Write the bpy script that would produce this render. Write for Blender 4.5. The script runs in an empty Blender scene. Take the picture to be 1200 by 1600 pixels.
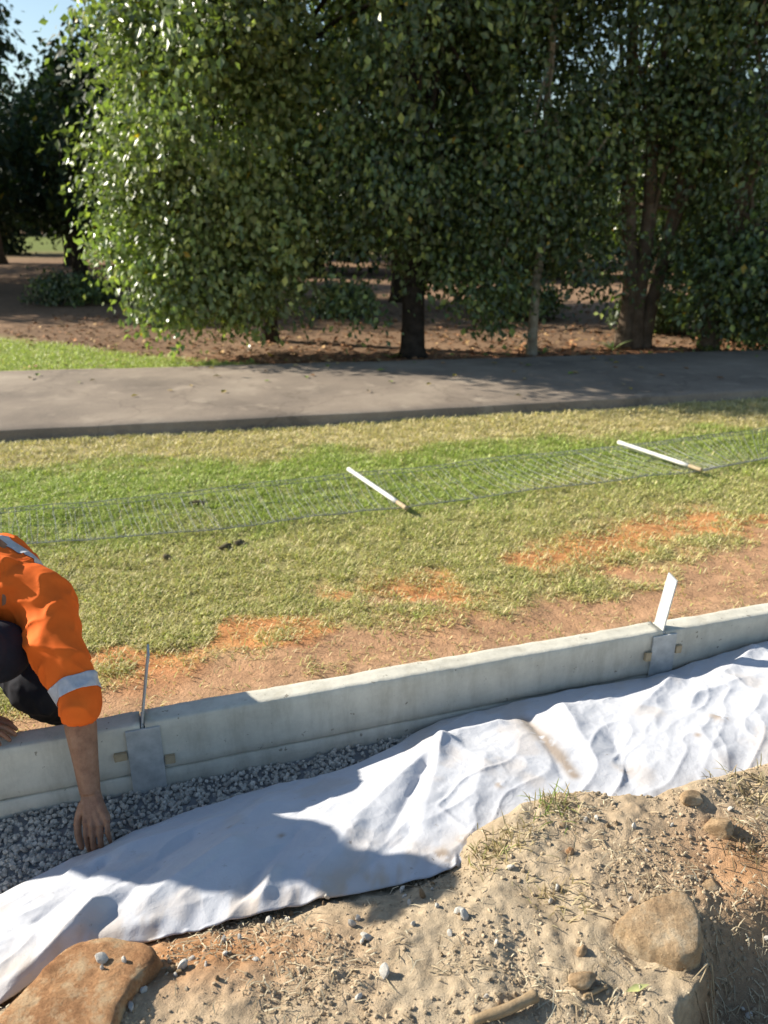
import bpy, bmesh, math
import numpy as np
from mathutils import Vector, Matrix

# ------------------------------------------------------------------ camera, sky, sun
scene = bpy.context.scene
H = 1.58                                   # camera above the wall top (z = 0)
PITCH = math.radians(21.0)
cam_d = bpy.data.cameras.new('camera')
cam = bpy.data.objects.new('camera', cam_d)
scene.collection.objects.link(cam)
cam.location = (0, 0, H)
cam.rotation_euler = (math.pi / 2 - PITCH, 0, 0)
cam_d.sensor_fit = 'VERTICAL'
cam_d.sensor_height = 36.0
cam_d.lens = 36.0 * 1202 / 1600
cam_d.clip_start = 0.05
cam_d.clip_end = 600
cam_d.dof.use_dof = True
cam_d.dof.focus_distance = 2.3
cam_d.dof.aperture_fstop = 3.0
scene.camera = cam

SUN_EL, SUN_B = math.radians(29), math.radians(17)      # elevation; bearing: from the left, beyond the wall
sdir = Vector((-math.cos(SUN_B) * math.cos(SUN_EL), math.sin(SUN_B) * math.cos(SUN_EL), math.sin(SUN_EL)))
world = bpy.data.worlds.new('World')
scene.world = world
world.use_nodes = True
wn = world.node_tree
bg = wn.nodes['Background']
sky = wn.nodes.new('ShaderNodeTexSky')
sky.sky_type = 'NISHITA'
sky.sun_disc = False
sky.sun_elevation = SUN_EL
sky.sun_rotation = math.atan2(sdir.x, sdir.y)
sky.air_density = 1.3
sky.dust_density = 0.5
sky.ozone_density = 2.0
wn.links.new(sky.outputs[0], bg.inputs[0])
bg.inputs[1].default_value = 0.078
sl = bpy.data.lights.new('sun', 'SUN')
sl.energy = 5.0
sl.angle = math.radians(0.53)
sl.color = (1.0, 0.93, 0.80)
sun = bpy.data.objects.new('sun', sl)
scene.collection.objects.link(sun)
sun.rotation_euler = sdir.to_track_quat('Z', 'Y').to_euler()
sun.location = (-8, 6, 12)
scene.view_settings.view_transform = 'Standard'
scene.view_settings.look = 'None'
scene.view_settings.exposure = 0.95
scene.view_settings.gamma = 1.0
scene.view_settings.use_curve_mapping = False

# ------------------------------------------------------------------ helpers
COL = scene.collection
LAWN = -0.40
rng = np.random.default_rng(7)
PI = math.pi


def link(o, parent=None):
    COL.objects.link(o)
    if parent is not None:
        o.parent = parent
    return o


def tag(o, label=None, cat=None, group=None, kind=None):
    if label: o['label'] = label
    if cat: o['category'] = cat
    if group: o['group'] = group
    if kind: o['kind'] = kind
    return o


def empty(name, loc=(0, 0, 0)):
    o = bpy.data.objects.new(name, None)
    o.empty_display_size = 0.05
    o.location = loc
    return link(o)


def np_mesh(name, V, Fc, col=None, smooth=True):
    V = np.asarray(V, np.float32); Fc = np.asarray(Fc, np.int32)
    k = Fc.shape[1]
    me = bpy.data.meshes.new(name)
    me.vertices.add(len(V)); me.vertices.foreach_set('co', V.ravel())
    me.loops.add(Fc.size); me.loops.foreach_set('vertex_index', Fc.ravel())
    me.polygons.add(len(Fc))
    me.polygons.foreach_set('loop_start', np.arange(0, Fc.size, k, dtype=np.int32))
    me.polygons.foreach_set('loop_total', np.full(len(Fc), k, np.int32))
    me.polygons.foreach_set('use_smooth', np.full(len(Fc), smooth, bool))
    if col is not None:
        a = me.color_attributes.new('Col', 'FLOAT_COLOR', 'POINT')
        c4 = np.ones((len(V), 4), np.float32); c4[:, :3] = col
        a.data.foreach_set('color', c4.ravel())
    me.update()
    return me


def np_obj(name, V, Fc, mat, parent=None, col=None, smooth=True):
    me = np_mesh(name, V, Fc, col, smooth)
    me.materials.append(mat)
    return link(bpy.data.objects.new(name, me), parent)


def bm_obj(name, bm, mat, parent=None, smooth=False):
    me = bpy.data.meshes.new(name)
    bm.to_mesh(me); bm.free()
    me.materials.append(mat)
    if smooth:
        me.polygons.foreach_set('use_smooth', np.ones(len(me.polygons), bool))
    return link(bpy.data.objects.new(name, me), parent)


_T2 = np.random.default_rng(11).random((256, 256))
_T3 = np.random.default_rng(12).random((64, 64, 64))


def n2(x, y, seed=0):
    x = np.asarray(x, float) + seed * 17.31; y = np.asarray(y, float) + seed * 7.77
    xi = np.floor(x).astype(int); yi = np.floor(y).astype(int)
    fx = x - xi; fy = y - yi
    fx = fx * fx * (3 - 2 * fx); fy = fy * fy * (3 - 2 * fy)
    a = _T2[xi & 255, yi & 255]; b = _T2[(xi + 1) & 255, yi & 255]
    c = _T2[xi & 255, (yi + 1) & 255]; d = _T2[(xi + 1) & 255, (yi + 1) & 255]
    return (a + (b - a) * fx) * (1 - fy) + (c + (d - c) * fx) * fy


def fbm2(x, y, octs=4, seed=0, gain=0.5):
    s = 0; a = 1; t = 0
    for i in range(octs):
        s = s + a * n2(x * 2 ** i, y * 2 ** i, seed + i * 3); t += a; a *= gain
    return s / t


def n3(x, y, z, seed=0):
    x = np.asarray(x, float) + seed * 5.31; y = np.asarray(y, float) + seed * 3.77; z = np.asarray(z, float) + seed * 9.13
    xi = np.floor(x).astype(int); yi = np.floor(y).astype(int); zi = np.floor(z).astype(int)
    fx = x - xi; fy = y - yi; fz = z - zi
    fx = fx * fx * (3 - 2 * fx); fy = fy * fy * (3 - 2 * fy); fz = fz * fz * (3 - 2 * fz)
    r = 0
    for dx in (0, 1):
        for dy in (0, 1):
            for dz in (0, 1):
                w = (fx if dx else 1 - fx) * (fy if dy else 1 - fy) * (fz if dz else 1 - fz)
                r = r + w * _T3[(xi + dx) & 63, (yi + dy) & 63, (zi + dz) & 63]
    return r


def sstep(a, b, x):
    t = np.clip((np.asarray(x, float) - a) / (b - a), 0, 1)
    return t * t * (3 - 2 * t)


def grid(xs, ys):
    nx, ny = len(xs), len(ys)
    X, Y = np.meshgrid(xs, ys, indexing='ij')
    i = np.arange(nx * ny).reshape(nx, ny)
    F = np.stack([i[:-1, :-1], i[1:, :-1], i[1:, 1:], i[:-1, 1:]], -1).reshape(-1, 4)
    return X, Y, F


def tube(path, radii, n=10, cap=True, seed=None, rough=0.0):
    """tapered tube along a polyline; radii: floats or (ra, rb) pairs"""
    path = np.asarray(path, float)
    m = len(path)
    V = []; prev = None
    for i in range(m):
        t = path[min(i + 1, m - 1)] - path[max(i - 1, 0)]
        t /= np.linalg.norm(t) + 1e-9
        if prev is None:
            h = np.array([0, 0, 1.0]) if abs(t[2]) < 0.9 else np.array([1.0, 0, 0])
            a = np.cross(t, h)
        else:
            a = prev - t * prev.dot(t)
        a /= np.linalg.norm(a) + 1e-9
        prev = a
        b = np.cross(t, a)
        r = radii[i]
        ra, rb = (r if isinstance(r, (tuple, list)) else (r, r))
        th = np.arange(n) * 2 * PI / n
        ring = path[i] + np.outer(np.cos(th) * ra, a) + np.outer(np.sin(th) * rb, b)
        if rough:
            f = 1 + rough * (n3(np.cos(th) * 1.7 + (seed or 0), np.sin(th) * 1.7, np.full(n, i * 0.8), 2) - 0.5) * 2
            ring = path[i] + (ring - path[i]) * f[:, None]
        V.append(ring)
    V = np.concatenate(V)
    j = np.arange(n); k = (j + 1) % n
    F = [np.stack([i * n + j, i * n + k, (i + 1) * n + k, (i + 1) * n + j], -1) for i in range(m - 1)]
    F = np.concatenate(F)
    if cap:
        c0 = len(V); V = np.vstack([V, path[:1], path[-1:]])
        F = np.vstack([F, np.stack([k, j, np.full(n, c0), np.full(n, c0)], -1)[:, [0, 1, 2, 2]],
                       np.stack([(m - 1) * n + j, (m - 1) * n + k, np.full(n, c0 + 1), np.full(n, c0 + 1)], -1)])
    # drop the doubled corner of cap faces by turning everything into triangles
    T = np.concatenate([F[:, [0, 1, 2]], F[:, [0, 2, 3]]])
    ok = (T[:, 0] != T[:, 1]) & (T[:, 1] != T[:, 2]) & (T[:, 0] != T[:, 2])
    return V, T[ok]


def merge(parts):
    V = []; F = []; o = 0
    for v, f in parts:
        V.append(v); F.append(f + o); o += len(v)
    return np.vstack(V), np.vstack(F)


def smooth_path(pts, n):
    pts = np.asarray(pts, float)
    m = len(pts); out = []
    for t in np.linspace(0, m - 1, n):
        i = min(int(t), m - 2); f = t - i
        p0 = pts[max(i - 1, 0)]; p1 = pts[i]; p2 = pts[i + 1]; p3 = pts[min(i + 2, m - 1)]
        out.append(0.5 * ((2 * p1) + (p2 - p0) * f + (2 * p0 - 5 * p1 + 4 * p2 - p3) * f * f + (3 * p1 - p0 - 3 * p2 + p3) * f ** 3))
    return np.array(out)


_ico = {}


def ico(sub):
    if sub not in _ico:
        bm = bmesh.new(); bmesh.ops.create_icosphere(bm, subdivisions=sub, radius=1)
        bm.verts.ensure_lookup_table()
        _ico[sub] = (np.array([v.co[:] for v in bm.verts]), np.array([[v.index for v in f.verts] for f in bm.faces]))
        bm.free()
    return _ico[sub]


def rock_vf(size, seed, sub=3, amp=0.35, freq=1.1, flat=0.0, detail=0.0):
    """irregular stone; size = half extents; flat > 0 cuts a few facets"""
    V, F = ico(sub)
    V = V.copy()
    n = n3(V[:, 0] * freq + 9, V[:, 1] * freq + 9, V[:, 2] * freq + 9, seed) - 0.5
    V *= (1 + amp * 2 * n)[:, None]
    r = np.random.default_rng(seed)
    for k in range(int(7 * flat + 0.5)):
        d = r.normal(size=3); d /= np.linalg.norm(d)
        h = 0.62 + 0.25 * r.random()
        s = V @ d
        V -= np.outer(np.clip(s - h, 0, None) * 0.9, d)
    if detail:
        n = n3(V[:, 0] * 5, V[:, 1] * 5, V[:, 2] * 5, seed + 4) - 0.5 + 0.5 * (n3(V[:, 0] * 11, V[:, 1] * 11, V[:, 2] * 11, seed + 5) - 0.5)
        V *= (1 + detail * n)[:, None]
    return V * np.asarray(size), F


# ------------------------------------------------------------------ materials
MATS = {}


def mat(name):
    m = bpy.data.materials.new(name); m.use_nodes = True
    MATS[name] = m
    nt = m.node_tree
    return m, nt, nt.nodes['Principled BSDF']


def nd(nt, t, **kw):
    n = nt.nodes.new(t)
    for k, v in kw.items():
        if k in n.inputs: n.inputs[k].default_value = v
        else: setattr(n, k, v)
    return n


def noise(nt, scale, detail=6, rough=0.55, coord='Object'):
    tc = nd(nt, 'ShaderNodeTexCoord')
    n = nd(nt, 'ShaderNodeTexNoise'); n.inputs['Scale'].default_value = scale
    n.inputs['Detail'].default_value = detail; n.inputs['Roughness'].default_value = rough
    nt.links.new(tc.outputs[coord], n.inputs['Vector'])
    return n


def ramp(nt, src, stops):
    r = nd(nt, 'ShaderNodeValToRGB')
    e = r.color_ramp.elements
    while len(e) > 1: e.remove(e[0])
    e[0].position = stops[0][0]; e[0].color = (*stops[0][1], 1)
    for p_, c in stops[1:]:
        q = e.new(p_); q.color = (*c, 1)
    nt.links.new(src, r.inputs[0])
    return r


def bump(nt, b, src, strength, dist=0.01):
    n = nd(nt, 'ShaderNodeBump'); n.inputs['Strength'].default_value = strength; n.inputs['Distance'].default_value = dist
    nt.links.new(src, n.inputs['Height'])
    nt.links.new(n.outputs[0], b.inputs['Normal'])
    return n


def mix(nt, fac, a, b, mode='MIX'):
    n = nd(nt, 'ShaderNodeMix', data_type='RGBA', blend_type=mode)
    for s, v in ((n.inputs[0], fac), (n.inputs[6], a), (n.inputs[7], b)):
        if hasattr(v, 'is_output'): nt.links.new(v, s)
        elif isinstance(v, (int, float)): s.default_value = v
        else: s.default_value = (*v, 1)
    return n.outputs[2]


def m_noise(name, stops, scale, rough=0.85, bscale=None, bstr=0.3, bdist=0.01, detail=8, spec=0.3, nrough=0.6, metallic=0.0):
    m, nt, b = mat(name)
    n = noise(nt, scale, detail, nrough)
    r = ramp(nt, n.outputs[0], stops)
    nt.links.new(r.outputs[0], b.inputs['Base Color'])
    b.inputs['Roughness'].default_value = rough
    b.inputs['Specular IOR Level'].default_value = spec
    b.inputs['Metallic'].default_value = metallic
    if bscale:
        n2_ = noise(nt, bscale, 8, 0.65)
        bump(nt, b, n2_.outputs[0], bstr, bdist)
    return m


def m_attr(name, rough=0.85, scale=30, amt=0.35, bscale=None, bstr=0.3, bdist=0.005, spec=0.3, sheen=0.0):
    """base colour from the Col attribute, broken up by noise"""
    m, nt, b = mat(name)
    at = nd(nt, 'ShaderNodeAttribute', attribute_name='Col')
    n = noise(nt, scale, 8, 0.65)
    r = ramp(nt, n.outputs[0], [(0.25, (1 - amt,) * 3), (0.75, (1 + amt * 0.6,) * 3)])
    c = mix(nt, 1.0, at.outputs[0], r.outputs[0], 'MULTIPLY')
    nt.links.new(c, b.inputs['Base Color'])
    b.inputs['Roughness'].default_value = rough
    b.inputs['Specular IOR Level'].default_value = spec
    if bscale:
        k = noise(nt, bscale, 8, 0.65)
        bump(nt, b, k.outputs[0], bstr, bdist)
    return m


def m_leaf(name, rough=0.38, trans=0.28, spec=0.5, tint=(1.25, 1.5, 0.45)):
    m, nt, b = mat(name)
    at = nd(nt, 'ShaderNodeAttribute', attribute_name='Col')
    nt.links.new(at.outputs[0], b.inputs['Base Color'])
    b.inputs['Roughness'].default_value = rough
    b.inputs['Specular IOR Level'].default_value = spec
    t = nd(nt, 'ShaderNodeBsdfTranslucent')
    nt.links.new(mix(nt, 1.0, at.outputs[0], tint, 'MULTIPLY'), t.inputs[0])
    ms = nd(nt, 'ShaderNodeMixShader'); ms.inputs[0].default_value = trans
    nt.links.new(b.outputs[0], ms.inputs[1]); nt.links.new(t.outputs[0], ms.inputs[2])
    nt.links.new(ms.outputs[0], nt.nodes['Material Output'].inputs[0])
    return m


M_ground = m_attr('lawn_soil', 0.95, 14, 0.4, 60, 0.6, 0.02, 0.1)
M_grass = m_leaf('grass_blades', 0.5, 0.3, 0.3, (1.15, 1.3, 0.6))
M_leaf = m_leaf('tree_leaves', 0.36, 0.30, 0.7)
M_leaf_far = m_leaf('far_leaves', 0.6, 0.15, 0.3)
M_bank = m_attr('dry_dirt', 0.97, 45, 0.35, 240, 0.7, 0.006, 0.08)
M_clod = m_attr('dirt_clods', 0.97, 90, 0.3, 300, 0.5, 0.003, 0.08)
M_straw = m_attr('straw', 0.8, 60, 0.2, spec=0.2)
M_gravel = m_attr('gravel', 0.85, 70, 0.3, 250, 0.4, 0.002, 0.3)
M_pebble = m_noise('pebble_stone', [(0.3, (0.30, 0.28, 0.25)), (0.55, (0.50, 0.47, 0.42)), (0.8, (0.62, 0.59, 0.54))], 40, 0.8, 220, 0.4, 0.002)
def m_rock(name, stops, dust):
    m, nt, b = mat(name)
    n = noise(nt, 8, 10, 0.68); r = ramp(nt, n.outputs[0], stops)
    g = noise(nt, 160, 4, 0.7); rg = ramp(nt, g.outputs[0], [(0.3, (0.72,) * 3), (0.6, (1.08,) * 3)])
    d = noise(nt, 17, 6, 0.7); rd = ramp(nt, d.outputs[0], [(0.5, (0, 0, 0)), (0.62, (1, 1, 1))])
    c = mix(nt, 1.0, r.outputs[0], rg.outputs[0], 'MULTIPLY')
    c = mix(nt, rd.outputs[0], c, dust)
    nt.links.new(c, b.inputs['Base Color'])
    b.inputs['Roughness'].default_value = 0.95; b.inputs['Specular IOR Level'].default_value = 0.12
    h = noise(nt, 38, 12, 0.75)
    bump(nt, b, h.outputs[0], 0.9, 0.012)
    return m


M_rock = m_rock('tan_rock', [(0.3, (0.25, 0.16, 0.09)), (0.5, (0.42, 0.29, 0.17)), (0.7, (0.50, 0.38, 0.25))], (0.49, 0.385, 0.26))
M_rock_red = m_rock('ochre_rock', [(0.3, (0.22, 0.105, 0.05)), (0.5, (0.40, 0.22, 0.11)), (0.7, (0.47, 0.32, 0.18))], (0.46, 0.33, 0.20))
M_bark_dark = m_noise('dark_bark', [(0.3, (0.02, 0.016, 0.013)), (0.7, (0.07, 0.055, 0.045))], 7, 0.95, 22, 0.9, 0.03, spec=0.1)
M_bark_pale = m_noise('pale_bark', [(0.3, (0.17, 0.13, 0.09)), (0.5, (0.32, 0.27, 0.2)), (0.75, (0.48, 0.43, 0.35))], 6, 0.9, 25, 0.6, 0.02, spec=0.1)
M_bark_mid = m_noise('grey_bark', [(0.3, (0.07, 0.05, 0.035)), (0.7, (0.2, 0.15, 0.11))], 6, 0.95, 22, 0.9, 0.03, spec=0.1)
M_galv = m_noise('galvanised_steel', [(0.3, (0.34, 0.35, 0.345)), (0.7, (0.52, 0.53, 0.515))], 22, 0.6, 120, 0.12, 0.002, metallic=0.12, spec=0.5)
M_wire = m_noise('galvanised_wire', [(0.3, (0.22, 0.23, 0.23)), (0.7, (0.36, 0.37, 0.37))], 12, 0.5, metallic=0.4, spec=0.4)
M_white = m_noise('white_painted_post', [(0.3, (0.42, 0.41, 0.38)), (0.5, (0.60, 0.59, 0.56)), (0.7, (0.70, 0.69, 0.66))], 14, 0.55, 60, 0.1, 0.002)
M_wood = m_noise('raw_timber', [(0.3, (0.33, 0.25, 0.15)), (0.7, (0.47, 0.38, 0.25))], 25, 0.85, 90, 0.3, 0.003)
M_skin = m_noise('tanned_skin', [(0.25, (0.17, 0.075, 0.04)), (0.5, (0.30, 0.15, 0.085)), (0.75, (0.40, 0.22, 0.135))], 26, 0.5, 170, 0.5, 0.003, spec=0.4, nrough=0.72)
M_skin.node_tree.nodes['Principled BSDF'].inputs['Subsurface Weight'].default_value = 0.08
M_skin.node_tree.nodes['Principled BSDF'].inputs['Subsurface Radius'].default_value = (0.01, 0.004, 0.002)
M_orange = m_noise('orange_work_shirt', [(0.3, (0.78, 0.125, 0.012)), (0.7, (0.92, 0.17, 0.02))], 10, 0.8, 700, 0.15, 0.0006, spec=0.2)
M_band = m_noise('reflective_tape', [(0.3, (0.42, 0.42, 0.44)), (0.7, (0.55, 0.55, 0.57))], 60, 0.4, 500, 0.1, 0.0006, spec=0.5)
M_dark = m_noise('dark_navy_cloth', [(0.3, (0.010, 0.011, 0.016)), (0.7, (0.022, 0.022, 0.030))], 12, 0.9, 600, 0.2, 0.0006, spec=0.2)
M_boot = m_noise('boot_leather', [(0.3, (0.10, 0.06, 0.03)), (0.7, (0.18, 0.11, 0.06))], 14, 0.7, 100, 0.3, 0.002)


M_clod_dark = m_noise('dark_clod', [(0.3, (0.06, 0.05, 0.03)), (0.7, (0.16, 0.13, 0.07))], 30, 0.95, 120, 0.6, 0.01)


def make_concrete():
    m, nt, b = mat('sleeper_concrete')
    oi = nd(nt, 'ShaderNodeObjectInfo')
    n1 = noise(nt, 5, 8, 0.65)
    r1 = ramp(nt, n1.outputs[0], [(0.25, (0.41, 0.39, 0.335)), (0.5, (0.54, 0.515, 0.445)), (0.75, (0.64, 0.61, 0.53))])
    n2_ = noise(nt, 60, 6, 0.7)
    r2 = ramp(nt, n2_.outputs[0], [(0.25, (0.72, 0.71, 0.69)), (0.36, (1, 1, 1)), (0.7, (1.05, 1.05, 1.04))])
    c = mix(nt, 1.0, r1.outputs[0], r2.outputs[0], 'MULTIPLY')
    tc = nd(nt, 'ShaderNodeTexCoord'); mp = nd(nt, 'ShaderNodeMapping'); mp.inputs['Scale'].default_value = (7, 7, 1.6)
    nt.links.new(tc.outputs['Object'], mp.inputs['Vector'])
    n5 = nd(nt, 'ShaderNodeTexNoise'); n5.inputs['Scale'].default_value = 1.6; n5.inputs['Detail'].default_value = 9; n5.inputs['Roughness'].default_value = 0.72
    nt.links.new(mp.outputs[0], n5.inputs['Vector'])
    r5 = ramp(nt, n5.outputs[0], [(0.36, (0.84, 0.83, 0.80)), (0.5, (0.98, 0.98, 0.97)), (0.66, (1.05, 1.05, 1.03))])
    c = mix(nt, 1.0, c, r5.outputs[0], 'MULTIPLY')
    n6 = noise(nt, 34, 3, 0.5); r6 = ramp(nt, n6.outputs[0], [(0.27, (0.5, 0.48, 0.46)), (0.31, (1, 1, 1))])
    c = mix(nt, 1.0, c, r6.outputs[0], 'MULTIPLY')
    nt.links.new(c, b.inputs['Base Color'])
    b.inputs['Roughness'].default_value = 0.92
    b.inputs['Specular IOR Level'].default_value = 0.2
    n3_ = noise(nt, 90, 8, 0.7)
    bump(nt, b, n3_.outputs[0], 0.35, 0.004)
    return m


M_conc = make_concrete()


def make_asphalt():
    m, nt, b = mat('old_asphalt')
    n1 = noise(nt, 0.9, 6, 0.6)
    r1 = ramp(nt, n1.outputs[0], [(0.3, (0.18, 0.145, 0.115)), (0.55, (0.28, 0.225, 0.175)), (0.75, (0.40, 0.33, 0.255))])
    n2_ = noise(nt, 130, 5, 0.8)
    r2 = ramp(nt, n2_.outputs[0], [(0.3, (0.6,) * 3), (0.5, (1,) * 3), (0.72, (1.35,) * 3)])
    n4 = noise(nt, 3.2, 5, 0.6)
    r4 = ramp(nt, n4.outputs[0], [(0.56, (0, 0, 0)), (0.68, (1, 1, 1))])
    c = mix(nt, 1.0, r1.outputs[0], r2.outputs[0], 'MULTIPLY')
    c = mix(nt, r4.outputs[0], c, (0.33, 0.27, 0.21))
    tc = nd(nt, 'ShaderNodeTexCoord'); nw = noise(nt, 2.5, 5, 0.6)
    ad = nd(nt, 'ShaderNodeVectorMath', operation='MULTIPLY_ADD'); ad.inputs[1].default_value = (0.7, 0.7, 0.7)
    nt.links.new(nw.outputs[1], ad.inputs[0]); nt.links.new(tc.outputs['Object'], ad.inputs[2])
    vo = nd(nt, 'ShaderNodeTexVoronoi'); vo.feature = 'DISTANCE_TO_EDGE'; vo.inputs['Scale'].default_value = 0.55
    nt.links.new(ad.outputs[0], vo.inputs['Vector'])
    rc = ramp(nt, vo.outputs[0], [(0.004, (0.45, 0.43, 0.41)), (0.012, (1, 1, 1))])
    c = mix(nt, 0.35, c, rc.outputs[0], 'MULTIPLY')
    nt.links.new(c, b.inputs['Base Color'])
    b.inputs['Roughness'].default_value = 0.9
    b.inputs['Specular IOR Level'].default_value = 0.25
    bump(nt, b, n2_.outputs[0], 0.5, 0.01)
    return m


M_asph = make_asphalt()


def make_cloth():
    m, nt, b = mat('white_geotextile')
    at = nd(nt, 'ShaderNodeAttribute', attribute_name='Col')
    n = noise(nt, 9, 6, 0.6)
    r = ramp(nt, n.outputs[0], [(0.3, (0.93, 0.93, 0.94)), (0.6, (1, 1, 1))])
    n2_ = noise(nt, 26, 5, 0.75)
    r2 = ramp(nt, n2_.outputs[0], [(0.26, (0.60, 0.55, 0.50)), (0.36, (1, 1, 1))])
    c = mix(nt, 1.0, at.outputs[0], r.outputs[0], 'MULTIPLY')
    c = mix(nt, 1.0, c, r2.outputs[0], 'MULTIPLY')
    nt.links.new(c, b.inputs['Base Color'])
    b.inputs['Roughness'].default_value = 0.95
    b.inputs['Specular IOR Level'].default_value = 0.1
    b.inputs['Sheen Weight'].default_value = 0.15
    n3_ = noise(nt, 260, 6, 0.7)
    n4 = noise(nt, 14, 5, 0.55)
    mx = nd(nt, 'ShaderNodeMath', operation='MULTIPLY_ADD')
    nt.links.new(n4.outputs[0], mx.inputs[0]); mx.inputs[1].default_value = 6.0
    nt.links.new(n3_.outputs[0], mx.inputs[2])
    bp = bump(nt, b, mx.outputs[0], 0.5, 0.0018)
    tc = nd(nt, 'ShaderNodeTexCoord')
    nw = noise(nt, 7, 3, 0.5)
    ad = nd(nt, 'ShaderNodeVectorMath', operation='MULTIPLY_ADD'); ad.inputs[1].default_value = (0.16, 0.16, 0.16)
    nt.links.new(nw.outputs[1], ad.inputs[0]); nt.links.new(tc.outputs['Object'], ad.inputs[2])
    vo = nd(nt, 'ShaderNodeTexVoronoi'); vo.feature = 'DISTANCE_TO_EDGE'; vo.inputs['Scale'].default_value = 9
    nt.links.new(ad.outputs[0], vo.inputs['Vector'])
    mr = nd(nt, 'ShaderNodeMapRange'); mr.inputs[1].default_value = 0.0; mr.inputs[2].default_value = 0.22; mr.inputs[3].default_value = 1.0; mr.inputs[4].default_value = 0.0
    nt.links.new(vo.outputs[0], mr.inputs[0])
    b2 = nd(nt, 'ShaderNodeBump'); b2.inputs['Strength'].default_value = 0.2; b2.inputs['Distance'].default_value = 0.006
    nt.links.new(mr.outputs[0], b2.inputs['Height']); nt.links.new(bp.outputs[0], b2.inputs['Normal'])
    nt.links.new(b2.outputs[0], b.inputs['Normal'])
    return m


M_cloth = make_cloth()

# ------------------------------------------------------------------ layout lines
WDIR = np.array([0.9536, 0.3011]); WNRM = np.array([-0.3011, 0.9536])      # along the wall / away from the camera
W0 = np.array([-1.218, 2.008])                                               # a point on the wall's near face
W_T = 0.088


def wpt(u, v, z=0.0):
    q = W0 + WDIR * u + WNRM * v
    return (float(q[0]), float(q[1]), z)


def wall_front_y(x):
    return W0[1] + (np.asarray(x, float) - W0[0]) * 0.3157


def path_near_y(x):
    return 7.78 + 0.222 * np.asarray(x, float) + 0.004 * np.asarray(x, float) ** 2


def path_far_y(x):
    return 10.93 + 0.158 * np.asarray(x, float)


EDGE_X = [-6, -2.5, -1.3, -0.86, -0.745, -0.564, -0.43, -0.067, 0.085, 0.246, 0.36, 0.51, 0.785, 1.18, 1.8, 2.6, 7]
EDGE_Y = [-1.5, 0.45, 1.06, 1.36, 1.50, 1.53, 1.56, 1.65, 1.69, 1.72, 1.75, 1.82, 1.80, 1.92, 2.10, 2.3, 3.6]


def bank_edge_y(x):
    return np.interp(x, EDGE_X, EDGE_Y)


def bank_z(x, y):
    x = np.asarray(x, float); y = np.asarray(y, float)
    e = bank_edge_y(x) + 0.03 * (fbm2(x * 7, y * 0 + 3, 3, 5) - 0.5)
    d = y - e                                                   # > 0 beyond the lip
    z = -0.015 + 0.05 * (fbm2(x * 2.3, y * 2.3, 3, 1) - 0.5)
    lip = sstep(-0.30, -0.02, d) * 0.035 * sstep(0.2, 0.5, x)   # little berm along the lip on the right
    z = z + lip
    z = z - sstep(-0.36, -0.04, d) * 0.085 * (1 - sstep(0.1, 0.35, x))
    z = z - sstep(-0.02, 0.22, d) * 0.42
    # the dug-out hollow to the right of the half-buried stone
    hx = 0.60 + 0.13 * sstep(1.12, 1.28, y) + 0.05 * (n2(y * 9, y * 0, 8) - 0.5)
    hol = sstep(hx - 0.01, hx + 0.06, x) * (1 - sstep(1.26, 1.46, y - 0.12 * (x - 0.7))) * sstep(0.2, 0.6, y) * (1 - sstep(1.6, 2.6, x))
    z = z - 0.20 * hol
    near = np.exp(-((x) ** 2 + (y - 1.4) ** 2) / 6.0)
    lump = fbm2(x * 11, y * 11, 4, 21) - 0.5
    z = z + near * (0.032 * lump + 0.014 * (fbm2(x * 34, y * 34, 3, 31) - 0.5) + 0.010 * np.abs(fbm2(x * 75, y * 75, 2, 41) - 0.5))
    return z


# bare-soil mask, dry-grass mask on the lawn
def lawn_masks(x, y):
    x = np.asarray(x, float); y = np.asarray(y, float)
    dw = (y - wall_front_y(x))                                  # distance beyond the wall
    nz = fbm2(x * 1.6, y * 2.6, 4, 51)
    nb = fbm2(x * 3.5, y * 5.5, 4, 57)
    wid = np.interp(x, [-2, -0.5, 0.5, 2.0, 4], [1.35, 1.45, 1.65, 2.05, 2.2])
    bare = 1 - sstep(-0.16, 0.16, dw / wid - 0.76 - 0.8 * (nz - 0.5) - 0.5 * (nb - 0.5))
    bare = np.maximum(bare, 1 - sstep(0.70, 0.95, dw))
    red = np.exp(-(((dw - wid * 0.92) / 0.32) ** 2)) * sstep(0.40, 0.55, fbm2(x * 1.9, y * 3, 3, 71))
    bare = np.maximum(bare, red * 0.9)
    s = path_near_y(x) - y                                      # distance before the path
    dry = 1 - sstep(0.75, 1.25, s + 0.9 * (nz - 0.5))
    green = sstep(0.8, 1.4, s + 0.9 * (nz - 0.5)) * (1 - sstep(2.0, 3.0, s + 1.4 * (fbm2(x * 1.2, y * 1.2, 3, 81) - 0.5)))
    beyond = sstep(-0.1, 0.1, y - path_far_y(x))
    litter = np.where(beyond > 0.5, sstep(-0.3, 0.3, y - (13.45 - 0.545 * (x + 6.5) + 0.8 * (nz - 0.5)) ), 0.0)
    return dict(bare=bare, red=red, dry=dry, green=green, beyond=beyond, litter=litter, nz=nz, nb=nb, dw=dw)


def lawn_z(x, y):
    x = np.asarray(x, float); y = np.asarray(y, float)
    near = np.exp(-np.clip(y, 0, None) / 30.0)
    z = LAWN + (0.05 * (fbm2(x * 0.7, y * 0.7, 3, 91) - 0.5) + 0.02 * (fbm2(x * 5, y * 5, 3, 95) - 0.5)) * near
    z = z + 0.4 * sstep(25, 70, y) * 0
    return z


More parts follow.
